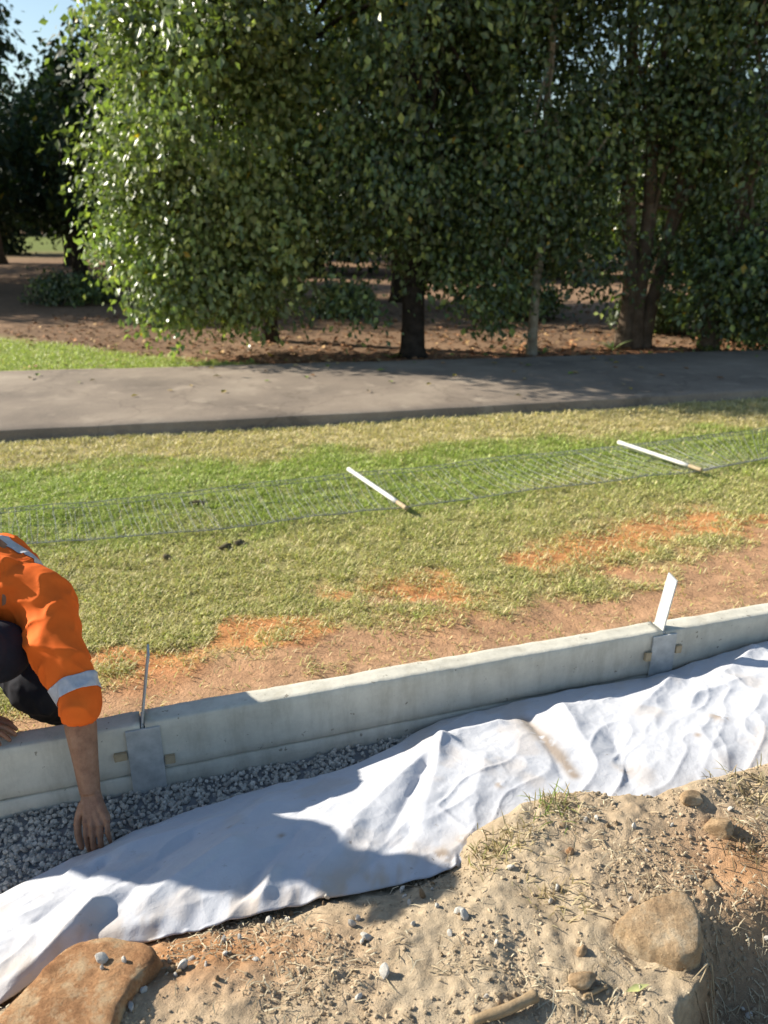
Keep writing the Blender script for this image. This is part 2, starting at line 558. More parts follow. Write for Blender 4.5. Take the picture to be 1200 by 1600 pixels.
# ------------------------------------------------------------------ ground (lawn, bare soil, leaf litter) to the horizon
def spaced(lo, hi, step, outer):
    a = list(np.arange(lo, hi + 1e-6, step))
    s = step; q = hi
    while q < outer[1]:
        s *= 1.22; q += s; a.append(q)
    s = step; q = lo; b = []
    while q > outer[0]:
        s *= 1.22; q -= s; b.append(q)
    return np.array(b[::-1] + a)


gx = spaced(-5.0, 6.0, 0.04, (-260, 260)); gy = spaced(2.0, 12.5, 0.04, (-60, 420))
X, Y, Fg = grid(gx, gy)
mk = lawn_masks(X, Y)
Z = lawn_z(X, Y)
# sink the sheet a little under the trench so that the gravel and the bank cover it
Z = np.where(mk['dw'] < 0.03, np.minimum(Z, LAWN - 0.10), Z)
Z = Z - 0.05 * ((mk['bare'] > 0.5) * (mk['nb'] - 0.5))
c_soil = np.array([0.37, 0.265, 0.175]); c_red = np.array([0.58, 0.25, 0.10]); c_thatch = np.array([0.36, 0.32, 0.14])
c_green = np.array([0.28, 0.31, 0.10]); c_dry = np.array([0.46, 0.38, 0.19]); c_lit = np.array([0.25, 0.16, 0.10])


def lerp(a, b, t):
    return a + (b - a) * t[..., None]


C = np.broadcast_to(c_thatch, X.shape + (3,)).copy()
C = lerp(C, c_green, mk['green'] * 0.8)
C = lerp(C, c_dry, mk['dry'])
sc_ = lerp(np.broadcast_to(c_soil, X.shape + (3,)), c_red, np.clip(sstep(0.35, 0.9, mk['dw']) * 0.35 + mk['red'], 0, 1))
C = lerp(C, sc_, mk['bare'])
C = lerp(C, c_green, mk['beyond'] * (1 - mk['litter']) * 0.9)
lit_var = fbm2(X * 0.5, Y * 0.5, 4, 101)
C = lerp(C, c_lit[None, None] * (0.65 + 0.9 * lit_var)[..., None], mk['litter'])
edge_l = np.clip(1 - np.abs(Y - path_far_y(X) - 0.5) / 0.9, 0, 1) * mk['litter']
C = lerp(C, np.array([0.36, 0.17, 0.085]), edge_l * 0.8)
far_g = sstep(44, 52, Y + 4 * lit_var) * (1 - sstep(88, 100, Y))
C = lerp(C, np.array([0.16, 0.19, 0.05]), far_g)
ground = np_obj('ground', np.stack([X, Y, Z], -1).reshape(-1, 3), Fg, M_ground, col=C.reshape(-1, 3))
tag(ground, kind='structure')

# the asphalt path: a slab whose near edge stands proud of the lawn
px_ = np.concatenate([np.linspace(-60, -7, 30), np.linspace(-6.6, 8.5, 160), np.linspace(9, 60, 30)])
rows = []
nn = 14
PZ = LAWN + 0.105
for x in px_:
    ya, yb = float(path_near_y(x)) if abs(x) < 12 else float(path_near_y(12 * np.sign(x)) + 0.2 * (x - 12 * np.sign(x))), float(path_far_y(x))
    ya += 0.03 * (n2(x * 3.1, 0.3, 3) - 0.5) + 0.02 * (n2(x * 9.1, 0.3, 4) - 0.5)
    yb += 0.10 * (n2(x * 2.3, 7.3, 3) - 0.5) + 0.05 * (n2(x * 8.0, 7.3, 4) - 0.5)
    r = [(x, ya + 0.006, LAWN - 0.15), (x, ya, PZ - 0.012), (x, ya + 0.014, PZ)]
    for k in range(1, nn):
        t = k / nn
        r.append((x, ya + (yb - ya) * t, PZ + 0.02 * math.sin(PI * t) + 0.008 * (float(n2(x * 1.3, t * 3, 6)) - 0.5)))
    r += [(x, yb, PZ - 0.03), (x, yb + 0.02, LAWN - 0.15)]
    rows.append(r)
rows = np.array(rows)
i = np.arange(rows.shape[0] * rows.shape[1]).reshape(rows.shape[:2])
Fp = np.stack([i[:-1, :-1], i[1:, :-1], i[1:, 1:], i[:-1, 1:]], -1).reshape(-1, 4)
path_o = np_obj('asphalt_path', rows.reshape(-1, 3), Fp, M_asph, smooth=True)
tag(path_o, kind='structure')

# dirt bank on the camera's side
bx = spaced(-0.98, 1.30, 0.0065, (-14, 14)); by = spaced(1.02, 2.12, 0.0065, (-12, 3.9))
X, Y, Fb = grid(bx, by)
Z = bank_z(X, Y)
keep = (Y < wall_front_y(X) - 0.03)
Z = np.where(keep, Z, np.minimum(Z, -0.75))
n1_ = fbm2(X * 3, Y * 3, 4, 111); n2_a = fbm2(X * 14, Y * 14, 4, 115)
C = np.broadcast_to(np.array([0.46, 0.365, 0.25]), X.shape + (3,)).copy()
C = lerp(C, np.array([0.37, 0.285, 0.19]), sstep(0.45, 0.7, n2_a) * 0.7)
C = lerp(C, np.array([0.49, 0.37, 0.245]), sstep(0.45, 0.7, n1_) * 0.8)
redd = np.exp(-((X + 0.45) ** 2 / 0.09 + (Y - 1.33) ** 2 / 0.012)) + np.exp(-((X - 0.95) ** 2 / 0.04 + (Y - 1.55) ** 2 / 0.03)) * 0.8
C = lerp(C, np.array([0.40, 0.20, 0.09]), np.clip(redd, 0, 0.9))
hollow_dark = sstep(0.66, 0.74, X) * (1 - sstep(1.25, 1.45, Y))  # darker soil colour across the hollow on the right
C = lerp(C, np.array([0.20, 0.13, 0.08]), hollow_dark * 0.7)
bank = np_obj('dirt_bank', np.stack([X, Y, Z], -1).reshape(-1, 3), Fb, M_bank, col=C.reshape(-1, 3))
tag(bank, kind='structure')

# ------------------------------------------------------------------ retaining wall: concrete sleepers between steel posts
POST_U = [0.432, 2.478]          # posts along the wall
SLP_H = 0.20


def sleeper(u0, u1, ztop, seed):
    """concrete sleeper with soft arrises and slightly uneven faces"""
    nu = max(int((u1 - u0) / 0.03), 2)
    ch = 0.006
    prof = []                                                 # (v, z) loop
    def edge(a, b, k):
        for t in range(k): prof.append((a[0] + (b[0] - a[0]) * t / k, a[1] + (b[1] - a[1]) * t / k))
    h = SLP_H - 0.004
    edge((0, -h + ch), (0, -ch), 6); edge((0, -ch), (ch, 0), 2)
    edge((ch, 0), (W_T - ch, 0), 4); edge((W_T - ch, 0), (W_T, -ch), 2)
    edge((W_T, -ch), (W_T, -h + ch), 6); edge((W_T, -h + ch), (W_T - ch, -h), 2)
    edge((W_T - ch, -h), (ch, -h), 4); edge((ch, -h), (0, -h + ch), 2)
    prof = np.array(prof); m = len(prof)
    V = []
    for iu in range(nu + 1):
        u = u0 + (u1 - u0) * iu / nu
        wob = 0.0035 * (n2(u * 6 + prof[:, 0] * 20, prof[:, 1] * 12, seed) - 0.5) + 0.003 * (n2(u * 30, prof[:, 1] * 40 + prof[:, 0] * 40, seed + 2) - 0.5)
        for (v, z), w in zip(prof, wob):
            out = 1 if v > W_T / 2 else -1
            V.append(wpt(u, v + out * w, ztop + z + (w * 0.8 if z > -0.01 else 0)))
    V = np.array(V)
    j = np.arange(m); k = (j + 1) % m
    F = np.concatenate([np.stack([i * m + j, (i + 1) * m + j, (i + 1) * m + k, i * m + k], -1) for i in range(nu)])
    T = np.concatenate([F[:, [0, 1, 2]], F[:, [0, 2, 3]]])
    c0 = len(V); V = np.vstack([V, [V[:m].mean(0)], [V[-m:].mean(0)]])
    T = np.vstack([T, np.stack([j, k, np.full(m, c0)], -1), np.stack([(nu) * m + k, (nu) * m + j, np.full(m, c0 + 1)], -1)])
    return V, T


wall = empty('retaining_wall', wpt(1.4, 0.04, -0.6))
tag(wall, 'low grey concrete sleeper retaining wall running across behind the white fabric', 'wall')
inv = Matrix.Translation(-Vector(wall.location))


def local(V, root):
    return np.asarray(V) - np.array(root.location[:])


bays = [(-1.60, POST_U[0] - 0.008), (POST_U[0] + 0.008, POST_U[1] - 0.008), (POST_U[1] + 0.008, 4.55)]
labs = ['left sleeper, sunlit top, behind the reaching arm', 'long middle sleeper', 'right sleeper with rough dark-stained face']
for bi, (a, b) in enumerate(bays):
    for c in range(3):
        zt = (0.0, 0.003, -0.002)[bi] - SLP_H * c
        V, T = sleeper(a, b, zt, 3 + bi * 5 + c)
        s = np_obj('sleeper', local(V, wall), T, M_conc, wall)
        if c == 0: s['label'] = labs[bi]

# steel posts: front and back flange, web rising above the wall
def box_bm(bm, c, ax, hx, hy, hz, bev=0.0):
    """box with half sizes; ax = 3x3 columns"""
    vs = []
    for sx in (-1, 1):
        for sy in (-1, 1):
            for sz in (-1, 1):
                vs.append(bm.verts.new(Vector(c) + ax[0] * hx * sx + ax[1] * hy * sy + ax[2] * hz * sz))
    for f in ((0, 1, 3, 2), (4, 6, 7, 5), (0, 4, 5, 1), (2, 3, 7, 6), (0, 2, 6, 4), (1, 5, 7, 3)):
        bm.faces.new([vs[k] for k in f])
    if bev:
        bmesh.ops.bevel(bm, geom=bm.edges[:], offset=bev, segments=2, affect='EDGES', profile=0.5)
    bmesh.ops.recalc_face_normals(bm, faces=bm.faces[:])
    return bm


AX = [Vector((WDIR[0], WDIR[1], 0)), Vector((WNRM[0], WNRM[1], 0)), Vector((0, 0, 1))]


def steel_post(u, label, lean, up):
    root = empty('steel_post', wpt(u, W_T / 2, -0.7))
    tag(root, label, 'post', 'steel posts of the sleeper wall')
    o = Vector(root.location)
    for v, zt, nm in ((-0.006, -0.012, 'front_flange'), (W_T + 0.006, -0.03, 'back_flange')):
        c = Vector(wpt(u, v, (zt - 0.7) / 2)) - o
        bm_obj(nm, box_bm(bmesh.new(), c, AX, 0.056, 0.0045, (zt + 0.7) / 2, 0.0015), M_galv, root)
    c = Vector(wpt(u, W_T / 2, -0.35)) - o
    bm_obj('web', box_bm(bmesh.new(), c, AX, 0.0045, W_T / 2 - 0.003, 0.345, 0.001), M_galv, root)
    # plate in the plane of the web, bent over a little along the wall
    bm = bmesh.new()
    n = 8; L = []
    for k in range(n + 1):
        t = k / n
        z = -0.02 + (up + 0.02) * t
        du = lean * max(0, t - 0.05) * up
        hw = 0.030 if k < n else 0.028
        L.append([bm.verts.new(Vector(wpt(u + du + s * 0.003, W_T / 2 - 0.004 + w * hw, z + (0.006 * w if k == n else 0))) - o)
                  for s, w in ((-1, -1), (1, -1), (1, 1), (-1, 1))])
    for a, b in zip(L[:-1], L[1:]):
        for q in range(4):
            bm.faces.new([a[q], a[(q + 1) % 4], b[(q + 1) % 4], b[q]])
    bm.faces.new(L[-1]); bm.faces.new(L[0][::-1])
    bmesh.ops.recalc_face_normals(bm, faces=bm.faces[:])
    bm_obj('upright_plate', bm, M_galv, root)
    return root


steel_post(POST_U[0], 'galvanised steel wall post beside the reaching arm, with a thin upright plate', 0.20, 0.255)
steel_post(POST_U[1], 'galvanised steel wall post at right with broad upright plate leaning right', 0.16, 0.225)

# timber packers wedged between sleepers and post flanges
def packer(u, z, hu, hz, label, seed):
    bm = box_bm(bmesh.new(), (0, 0, 0), AX, hu, 0.007, hz, 0.0015)
    r = np.random.default_rng(seed)
    for v in bm.verts: v.co += Vector(r.normal(size=3) * 0.0008)
    ob = bm_obj('timber_packer', bm, M_wood)
    ob.location = wpt(u, -0.0085, z)
    tag(ob, label, 'wood block', 'timber packers beside the posts')


packer(POST_U[0] + 0.076, -0.150, 0.016, 0.016, 'small raw timber packer right of the thin plate post, above the gravel', 1)
packer(POST_U[0] - 0.080, -0.105, 0.020, 0.014, 'small timber packer between the reaching arm and the steel post', 2)
packer(POST_U[1] - 0.072, -0.098, 0.013, 0.019, 'small timber packer left of the leaning plate post, above the fabric', 3)
packer(POST_U[1] + 0.072, -0.088, 0.013, 0.017, 'small timber packer right of the leaning plate post, above the fabric', 4)

# ------------------------------------------------------------------ gravel in the trench
def scatter_rocks(name, P, S, mat_, cols, sub=1, seed=0, amp=0.3, parent=None):
    r = np.random.default_rng(seed)
    V0, F0 = ico(sub)
    base = [rock_vf((1, 1, 1), seed * 31 + k + 1, sub, amp, 1.2, 0.8)[0] for k in range(24)]
    n = len(P)
    k = len(V0)
    VV = np.empty((n, k, 3)); CC = np.empty((n, k, 3))
    q = r.normal(size=(n, 4)); q /= np.linalg.norm(q, axis=1)[:, None]
    w, x, y, z = q.T
    Rm = np.stack([np.stack([1 - 2 * (y * y + z * z), 2 * (x * y - z * w), 2 * (x * z + y * w)], -1),
                   np.stack([2 * (x * y + z * w), 1 - 2 * (x * x + z * z), 2 * (y * z - x * w)], -1),
                   np.stack([2 * (x * z - y * w), 2 * (y * z + x * w), 1 - 2 * (x * x + y * y)], -1)], 1)
    B = np.array(base)[r.integers(0, 24, n)]
    asp = np.stack([np.ones(n), 0.6 + 0.4 * r.random(n), 0.5 + 0.4 * r.random(n)], -1)
    VV = np.einsum('nij,nkj->nki', Rm, B * asp[:, None, :]) * S[:, None, None] + P[:, None, :]
    CC[:] = cols[:, None, :]
    FF = (F0[None] + (np.arange(n) * k)[:, None, None]).reshape(-1, 3)
    return np_obj(name, VV.reshape(-1, 3), FF, mat_, parent, CC.reshape(-1, 3), smooth=False)


GRAV_Z = -0.275
u = rng.uniform(-1.5, 4.4, 26000); v = -rng.uniform(0.005, 0.62, 26000)
gp = np.array([W0 + WDIR * a + WNRM * b for a, b in zip(u, v)])
ok = (gp[:, 0] < 0.55) | (rng.random(len(gp)) < 0.1)
ok &= gp[:, 1] > bank_edge_y(gp[:, 0]) + 0.08
gp = gp[ok]; vv = v[ok]
gz = GRAV_Z + 0.03 * (fbm2(gp[:, 0] * 4, gp[:, 1] * 4, 3, 121) - 0.5) + 0.05 * sstep(0.3, 0.0, -vv) * 0.4 - rng.random(len(gp)) * 0.014
gs = rng.uniform(0.006, 0.0135, len(gp))
gc = np.array([0.46, 0.43, 0.38])[None] * (0.7 + 0.6 * rng.random(len(gp)))[:, None] * np.array([1, 1, 1])
gravel = scatter_rocks('drainage_gravel', np.column_stack([gp, gz]), gs, M_gravel, gc, 1, 4, 0.28)
tag(gravel, 'loose grey drainage gravel in the trench between wall and fabric', 'gravel', kind='stuff')
gx_ = np.linspace(-1.6, 4.5, 120); gv = np.linspace(-0.75, -0.002, 24)
U, Vv, Fq = grid(gx_, gv)
Pq = W0[None, None] + U[..., None] * WDIR + Vv[..., None] * WNRM
Zq = GRAV_Z - 0.012 + 0.03 * (fbm2(Pq[..., 0] * 4, Pq[..., 1] * 4, 3, 121) - 0.5) + 0.02 * sstep(0.3, 0.0, -Vv)
Zq = np.minimum(Zq, GRAV_Z + 0.02)
tb = np_obj('trench_bed', np.stack([Pq[..., 0], Pq[..., 1], Zq], -1).reshape(-1, 3), Fq, M_gravel,
            col=np.full((U.size, 3), 0.22))
tag(tb, kind='structure')

# ------------------------------------------------------------------ white geotextile
CN_X = [-2.2, -1.3, -0.86, -0.745, -0.564, -0.43, -0.067, 0.085, 0.246, 0.36, 0.51, 0.785, 1.18, 1.8, 2.6]
CN_Y = [0.60, 0.97, 1.215, 1.36, 1.385, 1.415, 1.52, 1.56, 1.625, 1.69, 1.76, 1.78, 1.90, 2.10, 2.3]
CF_X = [-2.2, -1.5, -1.113, -0.944, -0.66, -0.38, -0.22, -0.092, 0.05, 0.236, 0.6, 1.1, 2.6]
CF_Y = [1.0, 1.36, 1.687, 1.83, 2.015, 2.165, 2.20, 2.262, 2.36, 2.452, 2.56, 2.72, 3.2]
CFZ_X = [-2.2, -0.9, -0.38, -0.09, 0.236, 0.752, 1.085, 1.35, 1.664, 2.6]
CFZ_Z = [-0.245, -0.245, -0.24, -0.23, -0.20, -0.17, -0.195, -0.16, -0.12, -0.12]


def pix(px, py, z):
    a = (px - 600) / 1202.0; b = -(py - 800) / 1202.0
    dy = math.cos(PITCH) + b * math.sin(PITCH); dz = -math.sin(PITCH) + b * math.cos(PITCH)
    t = (z - H) / dz
    return (a * t, dy * t)


def seg_dist(x, y, a, b):
    ax, ay = a; bx_, by_ = b
    dx, dy = bx_ - ax, by_ - ay
    t = np.clip(((x - ax) * dx + (y - ay) * dy) / (dx * dx + dy * dy), 0, 1)
    return np.hypot(x - ax - t * dx, y - ay - t * dy), t


FOLDS = [  # two ends (photo positions laid on the fabric's level), half width, height at each end
    ((688, 1142), (545, 1300), 0.060, 0.028, 0.012), ((690, 1150), (660, 1300), 0.045, 0.024, 0.006),
    ((668, 1185), (600, 1330), 0.030, -0.030, -0.006), ((705, 1150), (800, 1235), 0.05, 0.018, 0.0),
    ((880, 1092), (930, 1190), 0.055, 0.030, 0.006), ((830, 1105), (880, 1215), 0.035, -0.020, -0.008),
    ((1050, 1045), (1000, 1100), 0.05, 0.035, 0.010), ((1180, 1010), (1110, 1060), 0.06, 0.035, 0.008),
    ((1075, 1085), (1190, 1050), 0.05, 0.024, 0.012), ((1020, 1120), (1190, 1130), 0.08, 0.012, 0.010),
    ((780, 1110), (720, 1125), 0.04, 0.02, 0.015), ((430, 1225), (330, 1330), 0.050, 0.016, 0.012),
    ((330, 1265), (150, 1330), 0.040, 0.014, 0.022), ((300, 1300), (190, 1390), 0.030, -0.014, -0.016),
    ((365, 1330), (235, 1425), 0.038, 0.026, 0.012), ((250, 1360), (160, 1465), 0.03, -0.014, -0.010),
    ((160, 1340), (60, 1440), 0.035, -0.020, -0.014), ((110, 1345), (215, 1400), 0.03, 0.020, 0.004),
    ((150, 1440), (40, 1545), 0.040, 0.030, 0.012), ((240, 1465), (120, 1490), 0.03, 0.016, 0.010),
    ((470, 1300), (380, 1420), 0.035, -0.012, -0.012), ((560, 1300), (470, 1410), 0.035, 0.012, 0.010),
    ((640, 1310), (560, 1385), 0.03, -0.014, -0.006), ((430, 1380), (410, 1425), 0.025, 0.02, 0.02),
    ((760, 1180), (720, 1330), 0.05, 0.012, 0.004), ((960, 1150), (985, 1230), 0.04, -0.014, -0.010),
    ((1090, 1140), (1130, 1200), 0.05, 0.014, 0.008),
]
cu = np.linspace(-2.1, 2.5, 920); cv = np.linspace(0, 1, 170)
XX, S, Fc = grid(cu, cv)
yn = np.interp(cu, CN_X, CN_Y); yf = np.interp(cu, CF_X, CF_Y)
ker = np.exp(-np.linspace(-2, 2, 15) ** 2); ker /= ker.sum()
yn = np.convolve(np.pad(yn, 7, 'edge'), ker, 'valid'); yf = np.convolve(np.pad(yf, 7, 'edge'), ker, 'valid')
yf = np.minimum(yf, wall_front_y(cu) - 0.004)
yn = yn + 0.012 * (fbm2(cu * 9, cu * 0, 3, 131) - 0.5)
YY = yn[:, None] + (yf - yn)[:, None] * S
zn = np.interp(cu, [-2.2, -0.5, -0.07, 0.25, 0.5, 1.2, 2.6], [-0.10, -0.065, -0.065, -0.07, -0.10, -0.11, -0.1])
zf = np.interp(cu, CFZ_X, CFZ_Z)
hump = np.interp(cu, [-2.2, -0.6, 0.0, 0.4, 1.2, 2.6], [0.055, 0.060, 0.045, 0.035, 0.045, 0.045])
ZZ = zn[:, None] + (zf - zn)[:, None] * S + hump[:, None] * np.sin(PI * S ** 0.75)
# the far edge on the left tucks down into the gravel
tuck = sstep(0.93, 1.0, S) * (1 - sstep(-0.1, 0.15, XX))
ZZ = ZZ - 0.07 * tuck
for a, b, w, h0, h1 in FOLDS:
    d, t = seg_dist(XX, YY, pix(*a, -0.10), pix(*b, -0.10))
    amp = (h0 + (h1 - h0) * t)
    ZZ = ZZ + amp * (0.45 * np.exp(-(d / w) ** 2) + 0.75 * np.exp(-1.5 * np.sqrt(d * d + 0.00002) / w)) * sstep(0.0, 0.08, S)
rot = 0.9
aa = XX * math.cos(rot) + YY * math.sin(rot); bb = -XX * math.sin(rot) + YY * math.cos(rot)
ZZ = ZZ + 0.018 * (fbm2(aa * 1.6, bb * 4.5, 2, 141) - 0.5) * sstep(0, 0.15, S)
ZZ = ZZ + 0.004 * (fbm2(aa * 10, bb * 24, 3, 145) - 0.5) + 0.007 * (1 - np.abs(2 * fbm2(aa * 4, bb * 11, 2, 149) - 1)) ** 3 - 0.006
wa = fbm2(XX * 3, YY * 3, 2, 143) * 2.2
cr = (1 - np.abs(2 * n2(aa * 3.2 + wa, bb * 8 + wa, 147) - 1)) ** 7
cr2 = (1 - np.abs(2 * n2(XX * 7 + wa * 2, YY * 6 - wa, 153) - 1)) ** 8
ZZ = ZZ + (0.005 * cr - 0.0015 * cr2) * sstep(0.02, 0.2, S) * (1 - tuck)
# hem: pleats along the near edge
ple = (1 - sstep(0.0, 0.22, S))
ZZ = ZZ + ple * 0.014 * (n2(XX * 22 + 2 * n2(XX * 5, S, 2), S * 2, 151) - 0.5)
floor_ = np.where(XX < 0.2, bank_z(XX, YY) + 0.012, -1)
ZZ = np.where(S < 0.5, np.maximum(ZZ, floor_), ZZ)
C = np.full(XX.shape + (3,), 0.51); C[..., 2] = 0.545; C[..., 0] = 0.50
st = np.zeros_like(XX)
for a, b, w in (((822, 1100), (850, 1140), 0.030), ((850, 1140), (878, 1180), 0.028), ((878, 1180), (898, 1208), 0.02)):
    d, t = seg_dist(XX, YY, pix(*a, -0.085), pix(*b, -0.085)); st = np.maximum(st, np.exp(-(d / w) ** 2))
st = st * sstep(0.25, 0.6, fbm2(XX * 40, YY * 40, 3, 161) + 0.15)
C = lerp(C, np.array([0.22, 0.155, 0.095]), np.clip(st * 1.1, 0, 1) * 0.78)
smu = sstep(0.56, 0.72, fbm2(XX * 6, YY * 6, 4, 165)) * 0.3 + ple * 0.55 * sstep(0.42, 0.6, fbm2(XX * 18, S * 5, 4, 169))
C = lerp(C, np.array([0.45, 0.36, 0.27]), np.clip(smu, 0, 1))
for px0, py0, rr in ((690, 1350, 0.03), (725, 1325, 0.022), (440, 1310, 0.012), (540, 1275, 0.012), (355, 1290, 0.012), (480, 1350, 0.015), (975, 1200, 0.02), (1120, 1120, 0.03), (780, 1230, 0.016), (1090, 1150, 0.012)):
    qx, qy = pix(px0, py0, -0.09)
    g = np.exp(-((XX - qx) ** 2 + (YY - qy) ** 2) / rr ** 2) * sstep(0.42, 0.56, fbm2(XX * 55, YY * 55, 3, 173))
    C = lerp(C, np.array([0.30, 0.22, 0.15]), g * 0.8)
cloth = np_obj('geotextile_sheet', np.stack([XX, YY, ZZ], -1).reshape(-1, 3), Fc, M_cloth, col=C.reshape(-1, 3))
sm = cloth.modifiers.new('thickness', 'SOLIDIFY'); sm.thickness = 0.0035; sm.offset = -1
tag(cloth, 'rumpled white geotextile fabric draped along the trench, with a brown stain', 'fabric')
CLOTH = (cu, cv, YY, ZZ)


def cloth_z(x, y):
    k = int(np.argmin(np.abs(cu - x))); row = YY[k]
    if y <= row[0] or y >= row[-1]: return -9
    return float(np.interp(y, row, ZZ[k]))

# ------------------------------------------------------------------ trees
def leaf_mesh(P, L, D, N, cols, wid=0.32, fold=0.10):
    """one folded leaf (two triangles) per point; D = tip direction, N = facing"""
    D = D / (np.linalg.norm(D, axis=1)[:, None] + 1e-9)
    Sd = np.cross(D, N); Sd /= (np.linalg.norm(Sd, axis=1)[:, None] + 1e-9)
    Nn = np.cross(Sd, D)
    l = L[:, None]
    m = P + D * l * 0.45
    V = np.stack([P, m + Sd * l * wid + Nn * l * fold, P + D * l, m - Sd * l * wid + Nn * l * fold], 1).reshape(-1, 3)
    b = np.arange(len(P)) * 4
    F = np.concatenate([np.stack([b, b + 1, b + 2], -1), np.stack([b, b + 2, b + 3], -1)])
    return V, F, np.repeat(cols, 4, 0)


def crown(ells, n_leaf, size, pal, seed, sig=0.235, gap=0.42, gfreq=0.95, droop=0.75, per=100, yellow=0.004):
    r = np.random.default_rng(seed)
    vol = np.array([e[3] * e[4] * e[5] * (e[6] if len(e) > 6 else 1) for e in ells]); vol /= vol.sum()
    n_c = n_leaf // per
    cent = []
    out = []
    while len(cent) < n_c:
        e = ells[r.choice(len(ells), p=vol)]
        d = r.normal(size=3); d /= np.linalg.norm(d)
        rad = (0.30 + 0.70 * r.random() ** 0.55) * (0.82 + 0.36 * float(n3(d[0] * 1.6 + seed, d[1] * 1.6, d[2] * 1.6, seed)))
        p = np.array(e[:3]) + d * rad * np.array(e[3:6])
        if p[2] < LAWN + 0.25: continue
        if float(n3(p[0] * gfreq, p[1] * gfreq, p[2] * gfreq, seed + 1)) < gap: continue
        cent.append(p); out.append(d)
    cent = np.array(cent); out = np.array(out)
    n = n_c * per
    ci = np.repeat(np.arange(n_c), per)
    spread = r.normal(size=(n, 3)) * sig * np.array([1, 1, 0.75])
    spread[:, 2] -= droop * np.abs(r.normal(size=n)) * sig
    P = cent[ci] + spread
    D = r.normal(size=(n, 3)) * 0.7 + out[ci] * 0.5 + np.array([0, 0, -0.55 * droop * 2])
    sn = spread / (np.linalg.norm(spread, axis=1)[:, None] + 1e-6)
    N = r.normal(size=(n, 3)) * 0.45 + np.array([-0.15, -0.20, 0.45]) + out[ci] * 0.35 + sn * 0.85
    L = size * (0.5 + 0.9 * r.random(n)) * np.repeat(0.85 + 0.35 * r.random(n_c), per)
    tone = 0.45 + 1.05 * r.random(n_c)
    pal = np.array(pal)
    t = r.random(n)
    c = pal[0] + (pal[1] - pal[0]) * t[:, None]
    c = c * tone[ci][:, None]
    tips = r.random(n) < 0.07
    c[tips] = pal[2] * (0.8 + 0.4 * r.random(tips.sum()))[:, None]
    ye = r.random(n) < yellow
    c[ye] = np.array([0.45, 0.30, 0.03])
    P = np.maximum(P, [-1e9, -1e9, LAWN + 0.1])
    return leaf_mesh(P, L, D, N, c), cent


PAL_LIT = [(0.12, 0.165, 0.06), (0.27, 0.32, 0.12), (0.46, 0.50, 0.16)]  # leaf colours lightened to carry sunlit highlights
PAL_SHADE = [(0.05, 0.08, 0.03), (0.125, 0.17, 0.062), (0.31, 0.37, 0.10)]  # backlit trees: their shade is put into the leaf colour
PAL_FAR = [(0.018, 0.034, 0.013), (0.034, 0.058, 0.020), (0.075, 0.10, 0.025)]  # dark base colour holds the shaded side of the far trees


def tree(name, label, base, trunks, ells, n_leaf, size, pal, bark, seed, lmat=None, limbs=16, group=None, **kw):
    root = empty(name, base)
    tag(root, label, 'tree', group)
    b = np.array(base)
    (V, F, C), cent = crown(ells, n_leaf, size, pal, seed, **kw)
    r = np.random.default_rng(seed + 77)
    parts = []
    tops = []
    for pts, r0, r1 in trunks:
        p = smooth_path(np.array(pts), 14)
        rad = [r0 * (1 + 0.45 * math.exp(-k * 1.3)) + (r1 - r0) * k / 13 for k in range(14)]
        parts.append((p, rad))
        tops.append(p)
    vf = [tube(p, rad, 12, True, seed + k, 0.13) for k, (p, rad) in enumerate(parts)]
    for k, q in enumerate(vf):
        np_obj('trunk', q[0] - b, q[1], bark, root)
    lim = []
    if limbs:
        pick = r.choice(len(cent), min(limbs, len(cent)), replace=False)
        for k in pick:
            tp = tops[r.integers(len(tops))]
            s0 = tp[r.integers(5, 14)]
            e = cent[k]
            mid = (s0 + e) / 2 + np.array([*(r.normal(size=2) * 0.15), 0.25 * np.linalg.norm(e - s0) * 0.5])
            pp = smooth_path([s0, mid, e], 8)
            lr = parts[0][1][-1] * 0.55
            lim.append(tube(pp, [lr * (1 - 0.85 * q / 7) + 0.006 for q in range(8)], 6, True))
        if lmat is None:
            for v_, f_ in lim: np_obj('limb', v_ - b, f_, bark, root)
        else:
            V2, F2 = merge(lim)
            np_obj('limbs', V2 - b, F2, bark, root)['kind'] = 'stuff'
    np_obj('crown', V - b, F, lmat or M_leaf, root, C, smooth=False)
    return root


G = LAWN
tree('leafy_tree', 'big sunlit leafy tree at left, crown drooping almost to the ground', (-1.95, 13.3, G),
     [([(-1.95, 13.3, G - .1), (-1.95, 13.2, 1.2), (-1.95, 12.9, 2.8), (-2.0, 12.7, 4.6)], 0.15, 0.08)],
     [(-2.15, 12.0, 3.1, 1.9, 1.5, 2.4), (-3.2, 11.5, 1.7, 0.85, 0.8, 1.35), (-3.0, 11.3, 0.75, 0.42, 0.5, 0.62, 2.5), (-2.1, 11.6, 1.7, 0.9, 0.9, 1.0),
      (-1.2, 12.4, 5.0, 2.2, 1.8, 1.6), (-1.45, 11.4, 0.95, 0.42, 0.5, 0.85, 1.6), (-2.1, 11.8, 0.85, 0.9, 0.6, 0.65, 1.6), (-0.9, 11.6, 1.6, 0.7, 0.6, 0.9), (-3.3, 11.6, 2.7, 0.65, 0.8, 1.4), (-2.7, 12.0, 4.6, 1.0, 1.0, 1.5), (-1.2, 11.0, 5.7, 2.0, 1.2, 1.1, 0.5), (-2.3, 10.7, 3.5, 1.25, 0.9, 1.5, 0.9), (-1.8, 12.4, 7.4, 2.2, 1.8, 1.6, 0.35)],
     84000, 0.098, PAL_LIT, M_bark_dark, 21, gap=0.46)
